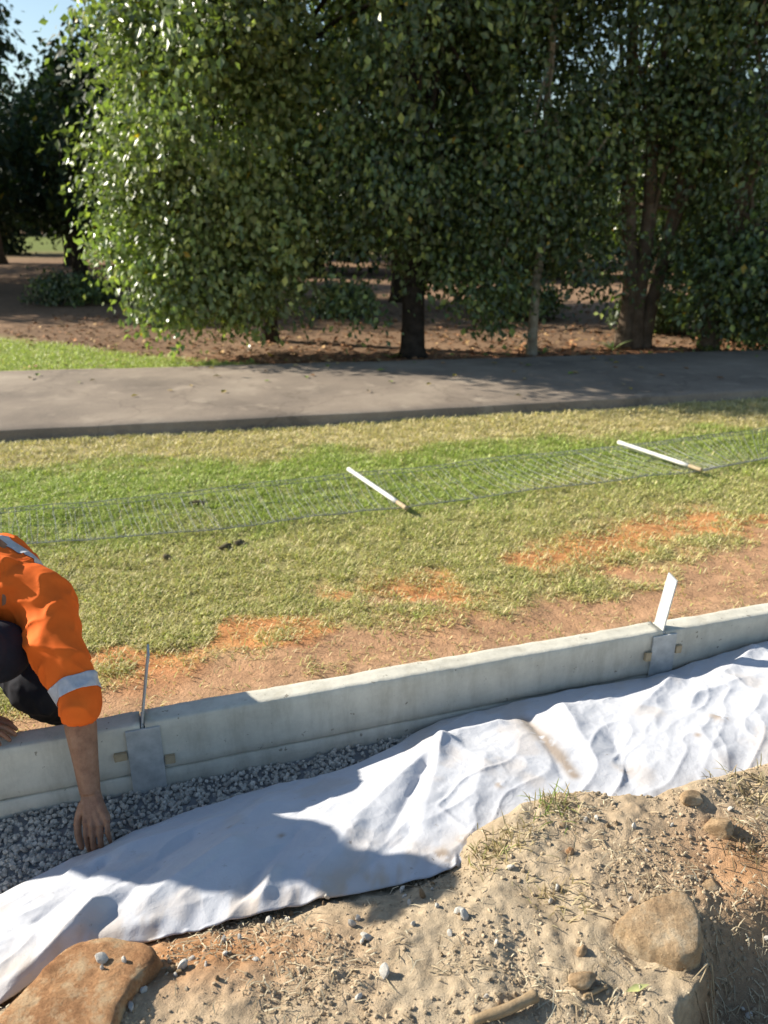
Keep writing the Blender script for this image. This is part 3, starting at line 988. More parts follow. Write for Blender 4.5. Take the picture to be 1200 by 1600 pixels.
tree('leafy_tree', 'dark green tree with thick dark trunk standing by the path edge', (0.435, 11.72, G),
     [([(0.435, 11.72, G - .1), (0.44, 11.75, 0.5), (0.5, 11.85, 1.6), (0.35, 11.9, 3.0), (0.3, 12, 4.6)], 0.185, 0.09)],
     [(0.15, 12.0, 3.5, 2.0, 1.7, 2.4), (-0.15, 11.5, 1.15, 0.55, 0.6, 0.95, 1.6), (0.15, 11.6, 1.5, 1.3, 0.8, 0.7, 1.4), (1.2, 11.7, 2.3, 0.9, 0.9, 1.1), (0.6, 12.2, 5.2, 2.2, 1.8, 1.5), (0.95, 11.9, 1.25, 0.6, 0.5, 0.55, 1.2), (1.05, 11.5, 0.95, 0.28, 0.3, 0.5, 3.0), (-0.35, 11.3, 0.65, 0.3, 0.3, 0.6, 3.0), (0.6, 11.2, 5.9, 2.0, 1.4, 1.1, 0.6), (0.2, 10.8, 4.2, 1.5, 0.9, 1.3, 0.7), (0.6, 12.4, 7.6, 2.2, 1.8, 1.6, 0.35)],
     54000, 0.088, PAL_SHADE, M_bark_dark, 22, gap=0.50)
tree('slender_tree', 'slender tree with thin pale trunk between two thicker trees', (2.254, 11.86, G),
     [([(2.254, 11.86, G - .1), (2.26, 11.88, 0.5), (2.32, 11.9, 1.6), (2.25, 11.95, 3.0), (2.3, 12, 4.4)], 0.078, 0.04)],
     [(2.2, 12.1, 3.4, 1.3, 1.1, 1.9), (1.62, 11.6, 0.65, 0.42, 0.45, 0.72, 2.2), (2.75, 11.8, 1.35, 0.6, 0.5, 0.75, 1.3), (2.0, 12.0, 1.9, 0.8, 0.6, 0.6), (2.9, 11.7, 0.85, 0.25, 0.3, 0.5, 3.0)],
     17000, 0.088, PAL_SHADE, M_bark_pale, 23, limbs=10, gap=0.50)
tree('forked_tree', 'tree with several trunks fanning from one base at right', (3.99, 12.55, G),
     [([(3.86, 12.55, G - .1), (3.84, 12.5, 0.6), (3.70, 12.5, 1.7), (3.55, 12.5, 3.0), (3.5, 12.6, 4.8)], 0.13, 0.07),
      ([(4.03, 12.55, G - .1), (4.0, 12.5, 0.6), (4.02, 12.5, 1.7), (3.95, 12.55, 3.0), (4.1, 12.6, 4.8)], 0.13, 0.07),
      ([(4.16, 12.6, G - .1), (4.26, 12.6, 0.5), (4.42, 12.6, 1.5), (4.6, 12.7, 2.8), (4.8, 12.8, 4.4)], 0.13, 0.06)],
     [(3.7, 12.7, 2.5, 1.7, 1.4, 1.5, 0.9), (3.9, 12.8, 5.2, 2.3, 1.9, 1.7, 0.8), (4.7, 12.2, 1.6, 0.8, 0.7, 0.8), (3.2, 12.2, 1.5, 0.8, 0.6, 0.7), (2.9, 12.6, 3.9, 0.8, 1.0, 1.4), (4.9, 12.6, 3.6, 1.0, 1.2, 1.5), (3.35, 12.0, 0.9, 0.3, 0.3, 0.55, 3.0), (4.75, 11.9, 0.75, 0.35, 0.3, 0.6, 3.0)],
     29000, 0.088, PAL_SHADE, M_bark_mid, 24, gap=0.525)
tree('leafy_tree', 'dense dark tree at the right edge with low hanging branches', (5.15, 12.2, G),
     [([(5.10, 12.2, G - .1), (5.05, 12.2, 0.4), (5.25, 12.3, 1.5), (5.5, 12.4, 3.0), (5.7, 12.5, 4.8)], 0.15, 0.07)],
     [(5.8, 12.4, 3.0, 1.7, 1.5, 2.6), (5.35, 11.8, 0.85, 0.75, 0.55, 0.65, 1.6), (6.3, 12.0, 1.0, 1.0, 0.8, 1.0, 1.2), (5.9, 12.6, 5.2, 2.3, 1.8, 1.6)],
     44000, 0.088, PAL_SHADE, M_bark_mid, 25, gap=0.49, droop=0.8)

# undergrowth between the trunks
for k, (x, y, w, h, lab) in enumerate([(6.0, 13.6, 0.9, 0.75, 'dark low shrub under the right edge tree'), (4.9, 14.6, 0.8, 0.5, 'low dark shrub behind the forked tree'),
                                       (7.3, 15.2, 1.2, 1.0, 'dark bushy shrub at the far right behind the trees'), (2.9, 16.5, 0.8, 0.5, 'small dark shrub behind the slender pale trunk'),
                                       (-0.9, 16.8, 0.8, 0.45, 'small dark shrub in the shade left of the thick dark trunk'), (-7.6, 19.5, 1.2, 0.5, 'sprawling dark shrub on the shaded ground at left')]):
    sr = tree('shrub', lab, (x, y, G), [([(x, y, G - .1), (x + .03, y, G + h * .4), (x, y, G + h * .8), (x - .03, y, G + h)], 0.03, 0.012)],
              [(x, y, G + h * .75, w, w * .8, h * .8)], 3000, 0.10, PAL_SHADE, M_bark_dark, 500 + k, limbs=5, sig=0.14, gap=0.40, gfreq=1.6, per=30)
    sr['category'] = 'shrub'

# the wood behind
FARL = 'dark leafy tree in the shaded wood behind the front trees'
FARG = 'trees of the wood behind'
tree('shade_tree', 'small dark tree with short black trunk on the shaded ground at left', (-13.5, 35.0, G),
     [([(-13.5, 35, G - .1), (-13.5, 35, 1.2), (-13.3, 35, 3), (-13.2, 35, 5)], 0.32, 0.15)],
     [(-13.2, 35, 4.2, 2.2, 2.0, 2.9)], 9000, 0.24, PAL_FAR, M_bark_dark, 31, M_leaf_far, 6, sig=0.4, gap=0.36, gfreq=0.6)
tree('tall_tree', 'tall tree at the left edge with bare grey trunk', (-17.5, 36.5, G),
     [([(-17.5, 36.5, G - .1), (-17.6, 36.5, 3), (-18.2, 36.5, 6), (-18.8, 36.5, 10)], 0.36, 0.18)],
     [(-18.5, 36.5, 8.9, 2.6, 2.6, 3.9), (-16.6, 36, 3.6, 1.1, 1.0, 0.6, 2)], 11000, 0.26, PAL_FAR, M_bark_mid, 32, M_leaf_far, 8, sig=0.4, gap=0.36, gfreq=0.6)
far = [(-21.5, 46, 6.0, 3.6), (-15.8, 47, 6.3, 3.4), (-10.2, 44, 5.6, 3.8), (-9.0, 33, 4.6, 3.0), (-4.8, 40, 5.8, 3.8), (-2.5, 30, 4.6, 2.8), (1.2, 36, 3.6, 3.4), (4.2, 29, 2.9, 2.8),
       (7.0, 37, 3.8, 3.8), (9.6, 28, 2.9, 3.0), (12.6, 34, 4.2, 3.6), (16.5, 40, 6.5, 4.0), (13.6, 24, 4.6, 3.0), (20.5, 34, 6.0, 4.0)]
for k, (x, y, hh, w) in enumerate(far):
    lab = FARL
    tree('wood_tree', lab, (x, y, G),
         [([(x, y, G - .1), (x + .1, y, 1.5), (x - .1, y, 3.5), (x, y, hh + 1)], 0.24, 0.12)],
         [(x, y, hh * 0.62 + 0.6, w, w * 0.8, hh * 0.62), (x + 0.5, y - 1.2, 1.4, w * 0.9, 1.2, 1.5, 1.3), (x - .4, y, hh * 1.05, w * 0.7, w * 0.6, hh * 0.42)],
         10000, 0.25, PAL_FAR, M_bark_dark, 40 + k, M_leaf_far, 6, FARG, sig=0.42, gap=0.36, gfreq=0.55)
# far belt behind the wood
def belt():
    n = 60000
    r = np.random.default_rng(5)
    x = r.uniform(-75, 75, n)
    top = 7.5 + 3.5 * fbm2(x * 0.12, x * 0, 3, 201) + 1.0 * fbm2(x * 0.6, x * 0 + 4, 3, 203)
    top = np.where((x > -36) & (x < -22), top - 1.0, top)
    z = G + (top - G) * r.random(n) ** 0.8
    y = 96 + r.uniform(-6, 6, n) + 4 * (fbm2(x * 0.2, z * 0.3, 2, 205) - 0.5)
    D = r.normal(size=(n, 3)); N = r.normal(size=(n, 3)) * 0.7 + np.array([0, -0.4, 0.6])
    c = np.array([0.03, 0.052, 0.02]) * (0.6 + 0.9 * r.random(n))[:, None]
    V, F, C = leaf_mesh(np.column_stack([x, y, z]), 0.55 + 0.4 * r.random(n), D, N, c, 0.4)
    o = np_obj('far_wood', V, F, M_leaf_far, None, C, smooth=False)
    tag(o, 'far belt of dark trees closing the view behind the wood', 'wood', kind='stuff')


belt()
# shade trees standing just left of the view; they shade the litter
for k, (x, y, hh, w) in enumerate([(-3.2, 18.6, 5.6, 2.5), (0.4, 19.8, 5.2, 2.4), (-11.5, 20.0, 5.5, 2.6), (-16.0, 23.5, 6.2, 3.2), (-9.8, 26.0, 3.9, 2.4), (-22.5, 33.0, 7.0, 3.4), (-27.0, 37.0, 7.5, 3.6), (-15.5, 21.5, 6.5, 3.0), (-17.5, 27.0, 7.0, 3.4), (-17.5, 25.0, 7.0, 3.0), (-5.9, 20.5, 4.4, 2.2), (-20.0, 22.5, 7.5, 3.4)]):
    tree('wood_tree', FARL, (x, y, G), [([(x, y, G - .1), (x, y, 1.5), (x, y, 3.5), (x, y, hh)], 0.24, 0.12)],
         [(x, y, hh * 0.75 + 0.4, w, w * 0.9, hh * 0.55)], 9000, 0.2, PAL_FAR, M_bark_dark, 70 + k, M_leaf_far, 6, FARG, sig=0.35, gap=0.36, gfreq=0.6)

# ------------------------------------------------------------------ lawn grass
def blades(n, xr, yr, dens, length, width, seed, near_bias=True):
    r = np.random.default_rng(seed)
    t = r.random(n)
    y = yr[0] + (yr[1] - yr[0]) * t ** (1.35 if near_bias else 1.0)
    hw = 0.53 * y + 0.55
    x = (r.random(n) * 2 - 1) * hw
    return r, x, y


def grass_object(name, label, n, yr, seed, beyond=False):
    r, x, y = blades(n, None, yr, None, None, None, seed)
    m = lawn_masks(x, y)
    keepp = 1 - 0.965 * m['bare']
    tuft = fbm2(x * 9, y * 9, 3, 211)
    keepp *= np.where(m['dry'] > 0.5, 0.75, 1.0) * (0.35 + 1.1 * sstep(0.3, 0.62, tuft))
    if beyond:
        keepp = (1 - m['litter']) * (y > path_far_y(x) + 0.03)
    else:
        keepp = keepp * (y < path_near_y(x) - 0.05) * (m['dw'] > W_T + 0.06)
    k = r.random(n) < keepp
    x, y = x[k], y[k]; m = {a: b[k] for a, b in m.items()}; tuft = tuft[k]
    n = len(x)
    z = lawn_z(x, y) - 0.004 - 0.05 * ((m['bare'] > 0.5) * (m['nb'] - 0.5))
    L = (0.022 + 0.026 * r.random(n)) * (0.65 + 0.7 * tuft) * (1.0 + 0.07 * y)
    if beyond: L = L * 1.1
    th = r.random(n) * 2 * PI
    lean = 0.6 + 0.85 * r.random(n)
    d = np.stack([np.cos(th) * np.sin(lean), np.sin(th) * np.sin(lean), np.cos(lean)], -1)
    side = np.stack([-np.sin(th), np.cos(th), np.zeros(n)], -1) * ((0.0013 + 0.0005 * y / 2) * (0.8 + 0.5 * r.random(n)))[:, None]
    p = np.stack([x, y, z], -1)
    mid = p + d * (L * 0.55)[:, None] + np.array([0, 0, 1]) * (L * 0.10)[:, None]
    tip = p + d * L[:, None] - np.array([0, 0, 1]) * (L * 0.12)[:, None]
    V = np.stack([p - side, p + side, mid + side * 0.9, mid - side * 0.9, tip], 1).reshape(-1, 3)
    b = np.arange(n) * 5
    F = np.concatenate([np.stack([b, b + 1, b + 2], -1), np.stack([b, b + 2, b + 3], -1), np.stack([b + 3, b + 2, b + 4], -1)])
    cg = np.array([0.34, 0.43, 0.095]); co = np.array([0.50, 0.47, 0.19]); cd = np.array([0.62, 0.53, 0.29]); cl = np.array([0.46, 0.53, 0.16])
    gfac = np.clip(m['green'] * 0.85 + 0.25 * (tuft - 0.4), 0, 1)
    if beyond: gfac[:] = 0.9
    q = r.random(n)
    C = co + (cg - co) * gfac[:, None]
    C = np.where((r.random(n) < (0.75 if beyond else 0.35 * gfac + 0.08))[:, None], cl, C)
    pd = np.clip(0.26 * (1 - gfac) + 0.75 * m['dry'] * (1 - beyond) + 0.35 * m['bare'] + 0.05, 0, 0.9)
    C = np.where((q < pd)[:, None], cd, C)
    C = C * (0.65 + 0.6 * r.random(n))[:, None]
    o = np_obj(name, V, F, M_grass, None, np.repeat(C, 5, 0), smooth=False)
    tag(o, label, 'grass', kind='stuff')


grass_object('lawn_grass', 'short patchy green and straw coloured lawn between wall and path', 560000, (2.2, 9.2), 301)
grass_object('verge_grass', 'bright green grass strip beyond the path at left', 90000, (9.6, 13.4), 302, True)

# fallen leaves under the trees and on the path
r = np.random.default_rng(401)
n = 5000
x = r.uniform(-7, 8, n); y = path_far_y(x) + r.random(n) ** 2.2 * 7 + 0.05
mm = lawn_masks(x, y)
k = r.random(n) < mm['litter'] + 0.02
x, y = x[k], y[k]; n = len(x)
D = r.normal(size=(n, 3)) * np.array([1, 1, 0.15]); N = r.normal(size=(n, 3)) * 0.35 + np.array([0, 0, 1])
c = np.array([[0.34, 0.17, 0.08], [0.24, 0.12, 0.06], [0.42, 0.27, 0.13], [0.16, 0.09, 0.05]])[r.integers(0, 4, n)] * (0.7 + 0.6 * r.random(n))[:, None]
V, F, C = leaf_mesh(np.column_stack([x, y, lawn_z(x, y) + 0.012 + 0.02 * r.random(n)]), 0.07 + 0.06 * r.random(n), D, N, c, 0.3, 0.12)
tag(np_obj('leaf_litter', V, F, M_straw, None, C, smooth=False), 'reddish brown fallen leaves under the trees', 'leaf litter', kind='stuff')
r = np.random.default_rng(402)
n = 70
x = r.uniform(-4.5, 6, n); y = path_near_y(x) + (path_far_y(x) - path_near_y(x)) * (1 - r.random(n) ** 2 * 0.95)
x[:7] = [-0.95, -0.85, -0.1, 0.05, -1.2, 0.5, -2.6]; y[:7] = [9.4, 9.55, 9.9, 9.2, 10.2, 9.0, 10.3]
leaf_cols = np.array([[0.40, 0.30, 0.06], [0.45, 0.33, 0.16], [0.20, 0.26, 0.06], [0.30, 0.16, 0.07]])
for q in range(n):
    c = leaf_cols[r.integers(0, 4)] * (0.8 + 0.4 * r.random())
    a = r.random() * 6.28
    V, F, C = leaf_mesh(np.zeros((1, 3)), np.array([0.075 + 0.05 * r.random()]), np.array([[math.cos(a), math.sin(a), 0.1]]), np.array([[0.2, -0.1, 1.0]]), c[None], 0.32, 0.14)
    o = np_obj('fallen_leaf', V, F, M_straw, None, C, smooth=False)
    o.location = (x[q], y[q], PZ + 0.027)
    tag(o, 'single dry fallen leaf lying on the asphalt path', 'leaf', 'fallen leaves on the path')

# strappy plants at the foot of the trees
def strappy(base, nl, ln, label, cols, seed, up=0.8):
    r = np.random.default_rng(seed)
    parts = []; cc = []
    root = empty('strappy_plant', base)
    tag(root, label, 'plant')
    for k in range(nl):
        a = r.random() * 6.28; l = ln * (0.6 + 0.5 * r.random()); e = up * (0.6 + 0.5 * r.random())
        pts = []
        for t in np.linspace(0, 1, 6):
            rr = l * t * math.cos(e) + 0.01
            pts.append((rr * math.cos(a), rr * math.sin(a), l * (t * math.sin(e) - 0.5 * t * t * math.sin(e)) + 0.0))
        pts = np.array(pts); s = np.array([-math.sin(a), math.cos(a), 0]); w = 0.022 * (np.array([0.5, 0.9, 1, 0.85, 0.55, 0.05]))
        V = np.concatenate([pts - s * w[:, None], pts + s * w[:, None]])
        i = np.arange(5)
        F = np.concatenate([np.stack([i, i + 1, i + 7], -1), np.stack([i, i + 7, i + 6], -1)])
        np_obj('leaf_blade', V, F, M_grass, root, np.tile(np.array(cols[r.integers(len(cols))]) * (0.8 + 0.4 * r.random()), (12, 1)))


strappy((3.62, 12.35, G), 13, 0.42, 'pale spiky plant at the foot of the forked tree', [(0.30, 0.36, 0.16), (0.42, 0.45, 0.26), (0.16, 0.24, 0.06)], 1)
strappy((5.02, 11.95, G), 14, 0.55, 'arching pale strap-leaved plant below the right edge tree', [(0.30, 0.34, 0.15), (0.12, 0.18, 0.05), (0.45, 0.45, 0.28)], 2)
strappy((5.75, 11.9, G), 12, 0.5, 'dark arching strap-leaved plant farthest right under the trees', [(0.10, 0.15, 0.05), (0.2, 0.24, 0.09)], 3)
strappy((2.45, 11.95, G), 9, 0.28, 'small green seedling beside the thin pale trunk', [(0.14, 0.22, 0.05), (0.22, 0.28, 0.08)], 4)
strappy((0.12, 11.6, G), 10, 0.26, 'small seedling with yellowish leaves left of the thick dark trunk', [(0.30, 0.28, 0.05), (0.22, 0.28, 0.08)], 5)

# ------------------------------------------------------------------ wire fence lying on the lawn, and its posts
FA = np.array([[-3.6, 4.12], [-2.441, 4.477], [-1.142, 4.72], [0.161, 5.158], [2.602, 6.009], [3.319, 6.362], [5.2, 7.12]])
FB = np.array([[-3.9, 4.66], [-2.671, 4.99], [-1.425, 5.37], [0.0, 5.93], [2.096, 6.64], [3.749, 7.285], [5.5, 7.98]])
fence = empty('wire_fence', (0, 5.5, G))
tag(fence, 'length of galvanised chain wire fence laid flat across the lawn', 'fence')
fo = np.array([0, 5.5, G])


def fence_pt(s, t):
    """s 0..1 along, t 0..1 across"""
    m = len(FA) - 1
    q = np.linspace(0, 1, m + 1)
    a = np.stack([np.interp(s, q, FA[:, k]) for k in (0, 1)], -1)
    b = np.stack([np.interp(s, q, FB[:, k]) for k in (0, 1)], -1)
    p = a + (b - a) * np.asarray(t)[..., None]
    z = lawn_z(p[..., 0], p[..., 1]) + 0.030 + 0.022 * n2(p[..., 0] * 2.2, p[..., 1] * 2.2, 221)
    z = z + 0.035 * sstep(0.72, 1.0, t) * (0.4 + n2(p[..., 0] * 1.3, 0 * p[..., 1], 225))
    return np.concatenate([p, z[..., None]], -1)


NW = 190
VW = []; FW = []; off = 0
rr = 0.0017
fr = np.random.default_rng(33)
for k in range(NW):                                            # cross wires, never quite straight or evenly spaced
    m = 7
    t = np.linspace(0, 1, m)
    s = np.clip((k + 0.5 + 0.25 * fr.normal()) / NW + fr.normal(size=m).cumsum() * 0.0006, 0, 1)
    p = fence_pt(s, t)
    p[:, 2] += fr.normal(size=m) * 0.003
    v, f = tube(p, [rr] * m, 3, False)
    VW.append(v); FW.append(f + off); off += len(v)
for t0, t1, nz_ in ((0.0, 0.05, 520), (0.90, 1.0, 520)):          # knuckled edges: zigzag strips
    q = np.linspace(0, 1, nz_)
    p = fence_pt(q, np.where(np.arange(nz_) % 2 == 0, t0, t1))
    p[:, 2] += 0.004 + 0.004 * n2(q * 60, q * 0, 7)
    v, f = tube(p, [0.0021] * nz_, 3, False)
    VW.append(v); FW.append(f + off); off += len(v)
mesh_o = np_obj('wire_mesh', np.vstack(VW) - fo, np.vstack(FW), M_wire, fence)
mesh_o['kind'] = 'stuff'
for t, nm, rad in ((0.0, 'selvedge_wire', 0.0034), (0.5, 'line_wire', 0.0012), (0.90, 'line_wire', 0.0024), (0.995, 'selvedge_wire', 0.003)):
    s = np.linspace(0, 1, 240)
    p = fence_pt(s, np.full(240, t)); p[:, 2] += 0.004
    v, f = tube(p, [rad] * 240, 5, True)
    np_obj(nm, v - fo, f, M_wire, fence)


def fence_post(a, b, label, rad=0.018, seed=0):
    a = np.array([*a, float(lawn_z(*a)) + 0.085]); b = np.array([*b, float(lawn_z(*b)) + 0.066])
    root = empty('fence_post', tuple((a + b) / 2 - np.array([0, 0, 0.03])))
    tag(root, label, 'post', 'white posts lying across the wire fence')
    o = np.array(root.location[:])
    d = (b - a); cut = a + d * 0.86
    def bar(p, q, r0, r1, mat_, nm):
        path = [p + (q - p) * t for t in np.linspace(0, 1, 12)]
        v, f = tube(path, [r0 + (r1 - r0) * t for t in np.linspace(0, 1, 12)], 14, True)
        np_obj(nm, v - o, f, mat_, root, smooth=True)
    bar(a, cut, rad, rad * 0.95, M_white, 'shaft')
    bar(cut - d * 0.01, b, rad * 0.90, rad * 0.86, M_wood, 'timber_tip')


fence_post((-0.285, 5.91), (0.158, 5.057), 'white fence post with timber tip, lying mid lawn, nearer of the two')
fence_post((2.124, 6.733), (2.583, 5.959), 'white fence post with timber tip, lying at right, farther of the two', seed=3)

# ------------------------------------------------------------------ rocks, pebbles, clods, straw on the bank
def place_rock(name, label, loc, size, rotz, tilt, mat_, seed, cat='rock', sub=4, amp=0.22, flat=0.9, detail=0.06, group=None):
    V, F = rock_vf(size, seed, sub, amp, 1.0, flat, detail)
    o = np_obj(name, V, F, mat_, smooth=True)
    o.location = loc; o.rotation_euler = (tilt[0], tilt[1], rotz)
    tag(o, label, cat, group)
    return o


def slab_rock(name, label, outline, z_top, th, mat_, seed, cat='rock', tilt=(0, 0), n=110):
    """rock with a given plan outline (world xy), rounded edges and an uneven top"""
    pts = smooth_path(np.vstack([outline, outline[:1]]), n + 1)[:-1]
    c = pts.mean(0)
    rings = [(1.0, -th), (1.04, -th * 0.7), (1.02, -th * 0.45), (1.01, -th * 0.25), (0.99, -0.016), (0.965, -0.006), (0.93, 0.0), (0.86, 0.003), (0.75, 0.006), (0.62, 0.007), (0.5, 0.008), (0.38, 0.009), (0.25, 0.009), (0.1, 0.009)]
    V = []
    for s, dz in rings:
        p = c + (pts - c) * s
        w = 0.022 * (fbm2(p[:, 0] * 20, p[:, 1] * 20 + dz * 30, 4, seed, 0.6) - 0.5)
        ww = 0.024 * (fbm2(p[:, 0] * 7, p[:, 1] * 7, 2, seed + 3) - 0.5)
        q = p + (p - c) / (np.linalg.norm(p - c, axis=1)[:, None] + 1e-6) * (w * (1 if dz < -0.01 else 0.3))[:, None]
        z = z_top + dz + ww + (w * 0.5) + (p[:, 0] - c[0]) * tilt[0] + (p[:, 1] - c[1]) * tilt[1]
        V.append(np.column_stack([q, z]))
    V = np.vstack(V); m = n
    j = np.arange(m); k = (j + 1) % m
    F = np.concatenate([np.stack([i * m + j, i * m + k, (i + 1) * m + k, (i + 1) * m + j], -1) for i in range(len(rings) - 1)])
    T = np.concatenate([F[:, [0, 1, 2]], F[:, [0, 2, 3]]])
    ci = len(V); V = np.vstack([V, [[*c, z_top + 0.009]]])
    T = np.vstack([T, np.stack([(len(rings) - 1) * m + j, (len(rings) - 1) * m + k, np.full(m, ci)], -1)])
    base = np.array([c[0], c[1], z_top - th])
    o = np_obj(name, V - base, T, mat_, smooth=True)
    o.location = tuple(base)
    tag(o, label, cat)
    return o


def pz(px, py, z):
    return np.array(pix(px, py, z))


ol = np.array([pz(*q, 0.0) for q in ((0, 1600), (60, 1530), (110, 1478), (170, 1462), (225, 1470), (250, 1495), (215, 1540), (190, 1590), (160, 1660), (60, 1700), (-30, 1660))])
flat_rock = slab_rock('flat_rock', 'flat ochre brown rock in the lower left corner against the fabric', ol, 0.015, 0.12, M_rock_red, 3, tilt=(-0.02, -0.08))
# half-buried boulder: top face sunlit, right side falling into the hollow
ol = np.array([pz(*q, 0.045) for q in ((962, 1438), (985, 1421), (1030, 1404), (1066, 1398), (1087, 1414), (1098, 1445), (1094, 1480), (1066, 1490), (1030, 1474), (995, 1460))])
slab_rock('buried_boulder', 'smooth tan boulder half buried in the dirt at the hollow', ol, 0.045, 0.30, M_rock, 5, tilt=(0.0, 0.16))


def on_bank(px, py, dz=0.0):
    z = 0.0
    for _ in range(4):
        x, y = pix(px, py, z); z = float(bank_z(x, y))
    return (x, y, z + dz)


place_rock('stone', 'small tan angular stone lying in front of the boulder', on_bank(908, 1535, 0.008), (0.036, 0.022, 0.020), 0.2, (0.1, 0.1), M_rock, 12, 'stone')
place_rock('stone', 'rounded pinkish dirt covered stone near the right edge below the fabric', on_bank(1122, 1300, 0.012), (0.040, 0.034, 0.040), 0.4, (0.1, -0.2), M_rock, 15, 'stone', amp=0.15, flat=0.5)
place_rock('stone', 'small brown stone just above the boulder at right', on_bank(1110, 1385, 0.003), (0.030, 0.018, 0.012), 0.1, (0, 0), M_rock, 17, 'stone')
place_rock('stone', 'brown lump of stone at the fabric edge by the right margin', on_bank(1080, 1250, 0.006), (0.040, 0.028, 0.022), 0.5, (0, 0), M_rock, 18, 'stone')
place_rock('stone', 'small dark stone beside the pale stone below the weeds', on_bank(890, 1332, 0.006), (0.012, 0.011, 0.010), 0.5, (0, 0), M_rock_red, 19, 'stone')
place_rock('stone', 'small upright stone casting a shadow left of the tan stone', on_bank(908, 1490, 0.006), (0.016, 0.012, 0.016), 0.5, (0, 0), M_rock, 20, 'stone')

PEB = [(388 // 2 + 0, 1500), (158, 1500), (160, 1513), (195, 1523), (285, 1512), (280, 1520), (300, 1498), (275, 1525), (268, 1517), (322, 1508), (350, 1470), (352, 1490), (375, 1466), (420, 1440),
       (435, 1432), (448, 1438), (455, 1428), (505, 1412), (511, 1408), (560, 1436), (566, 1472), (573, 1466), (550, 1445), (645, 1445), (628, 1392), (675, 1390), (632, 1400), (676, 1382), (660, 1400), (703, 1461), (718, 1428), (690, 1493),
       (715, 1425), (775, 1475), (797, 1357), (915, 1282), (932, 1280), (963, 1287), (990, 1293), (1140, 1265), (1189, 1345), (725, 1432), (985, 1408), (683, 1417), (640, 1412), (880, 1290), (950, 1292), (1160, 1578), (1170, 1588),
       (1105, 1565), (1185, 1520), (340, 1530), (400, 1500), (225, 1548), (205, 1575), (600, 1520), (560, 1560), (860, 1410), (1032, 1465), (1008, 1462), (870, 1390), (760, 1560), (1010, 1330), (1050, 1290)]
peb_shapes = []
for k in range(8):
    V, F = rock_vf((1, 0.8, 0.7), 60 + k, 2, 0.35, 1.3, 1.8, 0.06)
    me = np_mesh('pebble', V, F, smooth=False); me.materials.append(M_pebble if k < 6 else M_rock)
    peb_shapes.append(me)
r = np.random.default_rng(9)
top_rock = [(158, 1500), (160, 1513), (194, 1500)]
for k, (px0, py0) in enumerate(PEB):
    if (px0, py0) in top_rock:
        x, y = pix(px0, py0, 0.02)
        hit = flat_rock.ray_cast(Vector((x, y, 1.0)) - flat_rock.location, Vector((0, 0, -1)))
        z = hit[1].z + flat_rock.location.z if hit[0] else 0.02
    else:
        x, y, z = on_bank(px0, py0)
        z = max(z, cloth_z(x, y)) if y < bank_edge_y(x) + 0.1 else z
    s = r.uniform(0.006, 0.010) + 0.008 * r.random() ** 3
    o = bpy.data.objects.new('pebble', peb_shapes[r.integers(8)])
    link(o)
    o.location = (x, y, z + s * 0.42); o.rotation_euler = (r.random() * 6, r.random() * 6, r.random() * 6); o.scale = (s * 1.2, s, s * 0.85)
    if (px0, py0) in top_rock:
        tag(o, 'small pale pebble lying on top of the flat ochre rock', 'pebble', 'pebbles on the flat rock')
    else:
        tag(o, 'small loose pale pebble lying on the dirt bank', 'pebble', 'pebbles on the dirt bank')

for k, (px0, py0, sx) in enumerate([(308, 790, 0.055), (352, 856, 0.045), (375, 850, 0.04), (262, 872, 0.03)]):
    x, y = pix(px0, py0, LAWN)
    place_rock('turf_clod', ['dark clod on the lawn just inside the wire fence at left', 'dark clod on the lawn in front of the fence, left of a pair', 'dark clod on the lawn in front of the fence, right of a pair', 'small dark clod on the lawn nearest the worker'][k],
               (x, y, float(lawn_z(x, y)) + 0.012), (sx, 0.026, 0.018), 0.5 * k, (0, 0), M_clod_dark, 130 + k, 'clod', sub=4, amp=0.4, flat=0.3, detail=0.3)
# clods
r = np.random.default_rng(77)
n = 42000
x = r.uniform(-0.95, 1.3, n); y = r.uniform(1.02, 2.1, n)
cl = fbm2(x * 5, y * 5, 3, 241)
k = (y < bank_edge_y(x) - 0.005) & (r.random(n) < 0.12 + 1.3 * sstep(0.42, 0.7, cl))
x, y = x[k], y[k]; n = len(x)
s = 0.0012 + 0.0070 * r.random(n) ** 5
c = np.array([0.44, 0.345, 0.235]) * (0.72 + 0.5 * r.random(n))[:, None]
o = scatter_rocks('soil_clods', np.column_stack([x, y, bank_z(x, y) + s * 0.15]), s, M_clod, c, 1, 6, 0.3)
tag(o, 'crumbly tan soil clods scattered over the dirt bank', 'soil', kind='stuff')

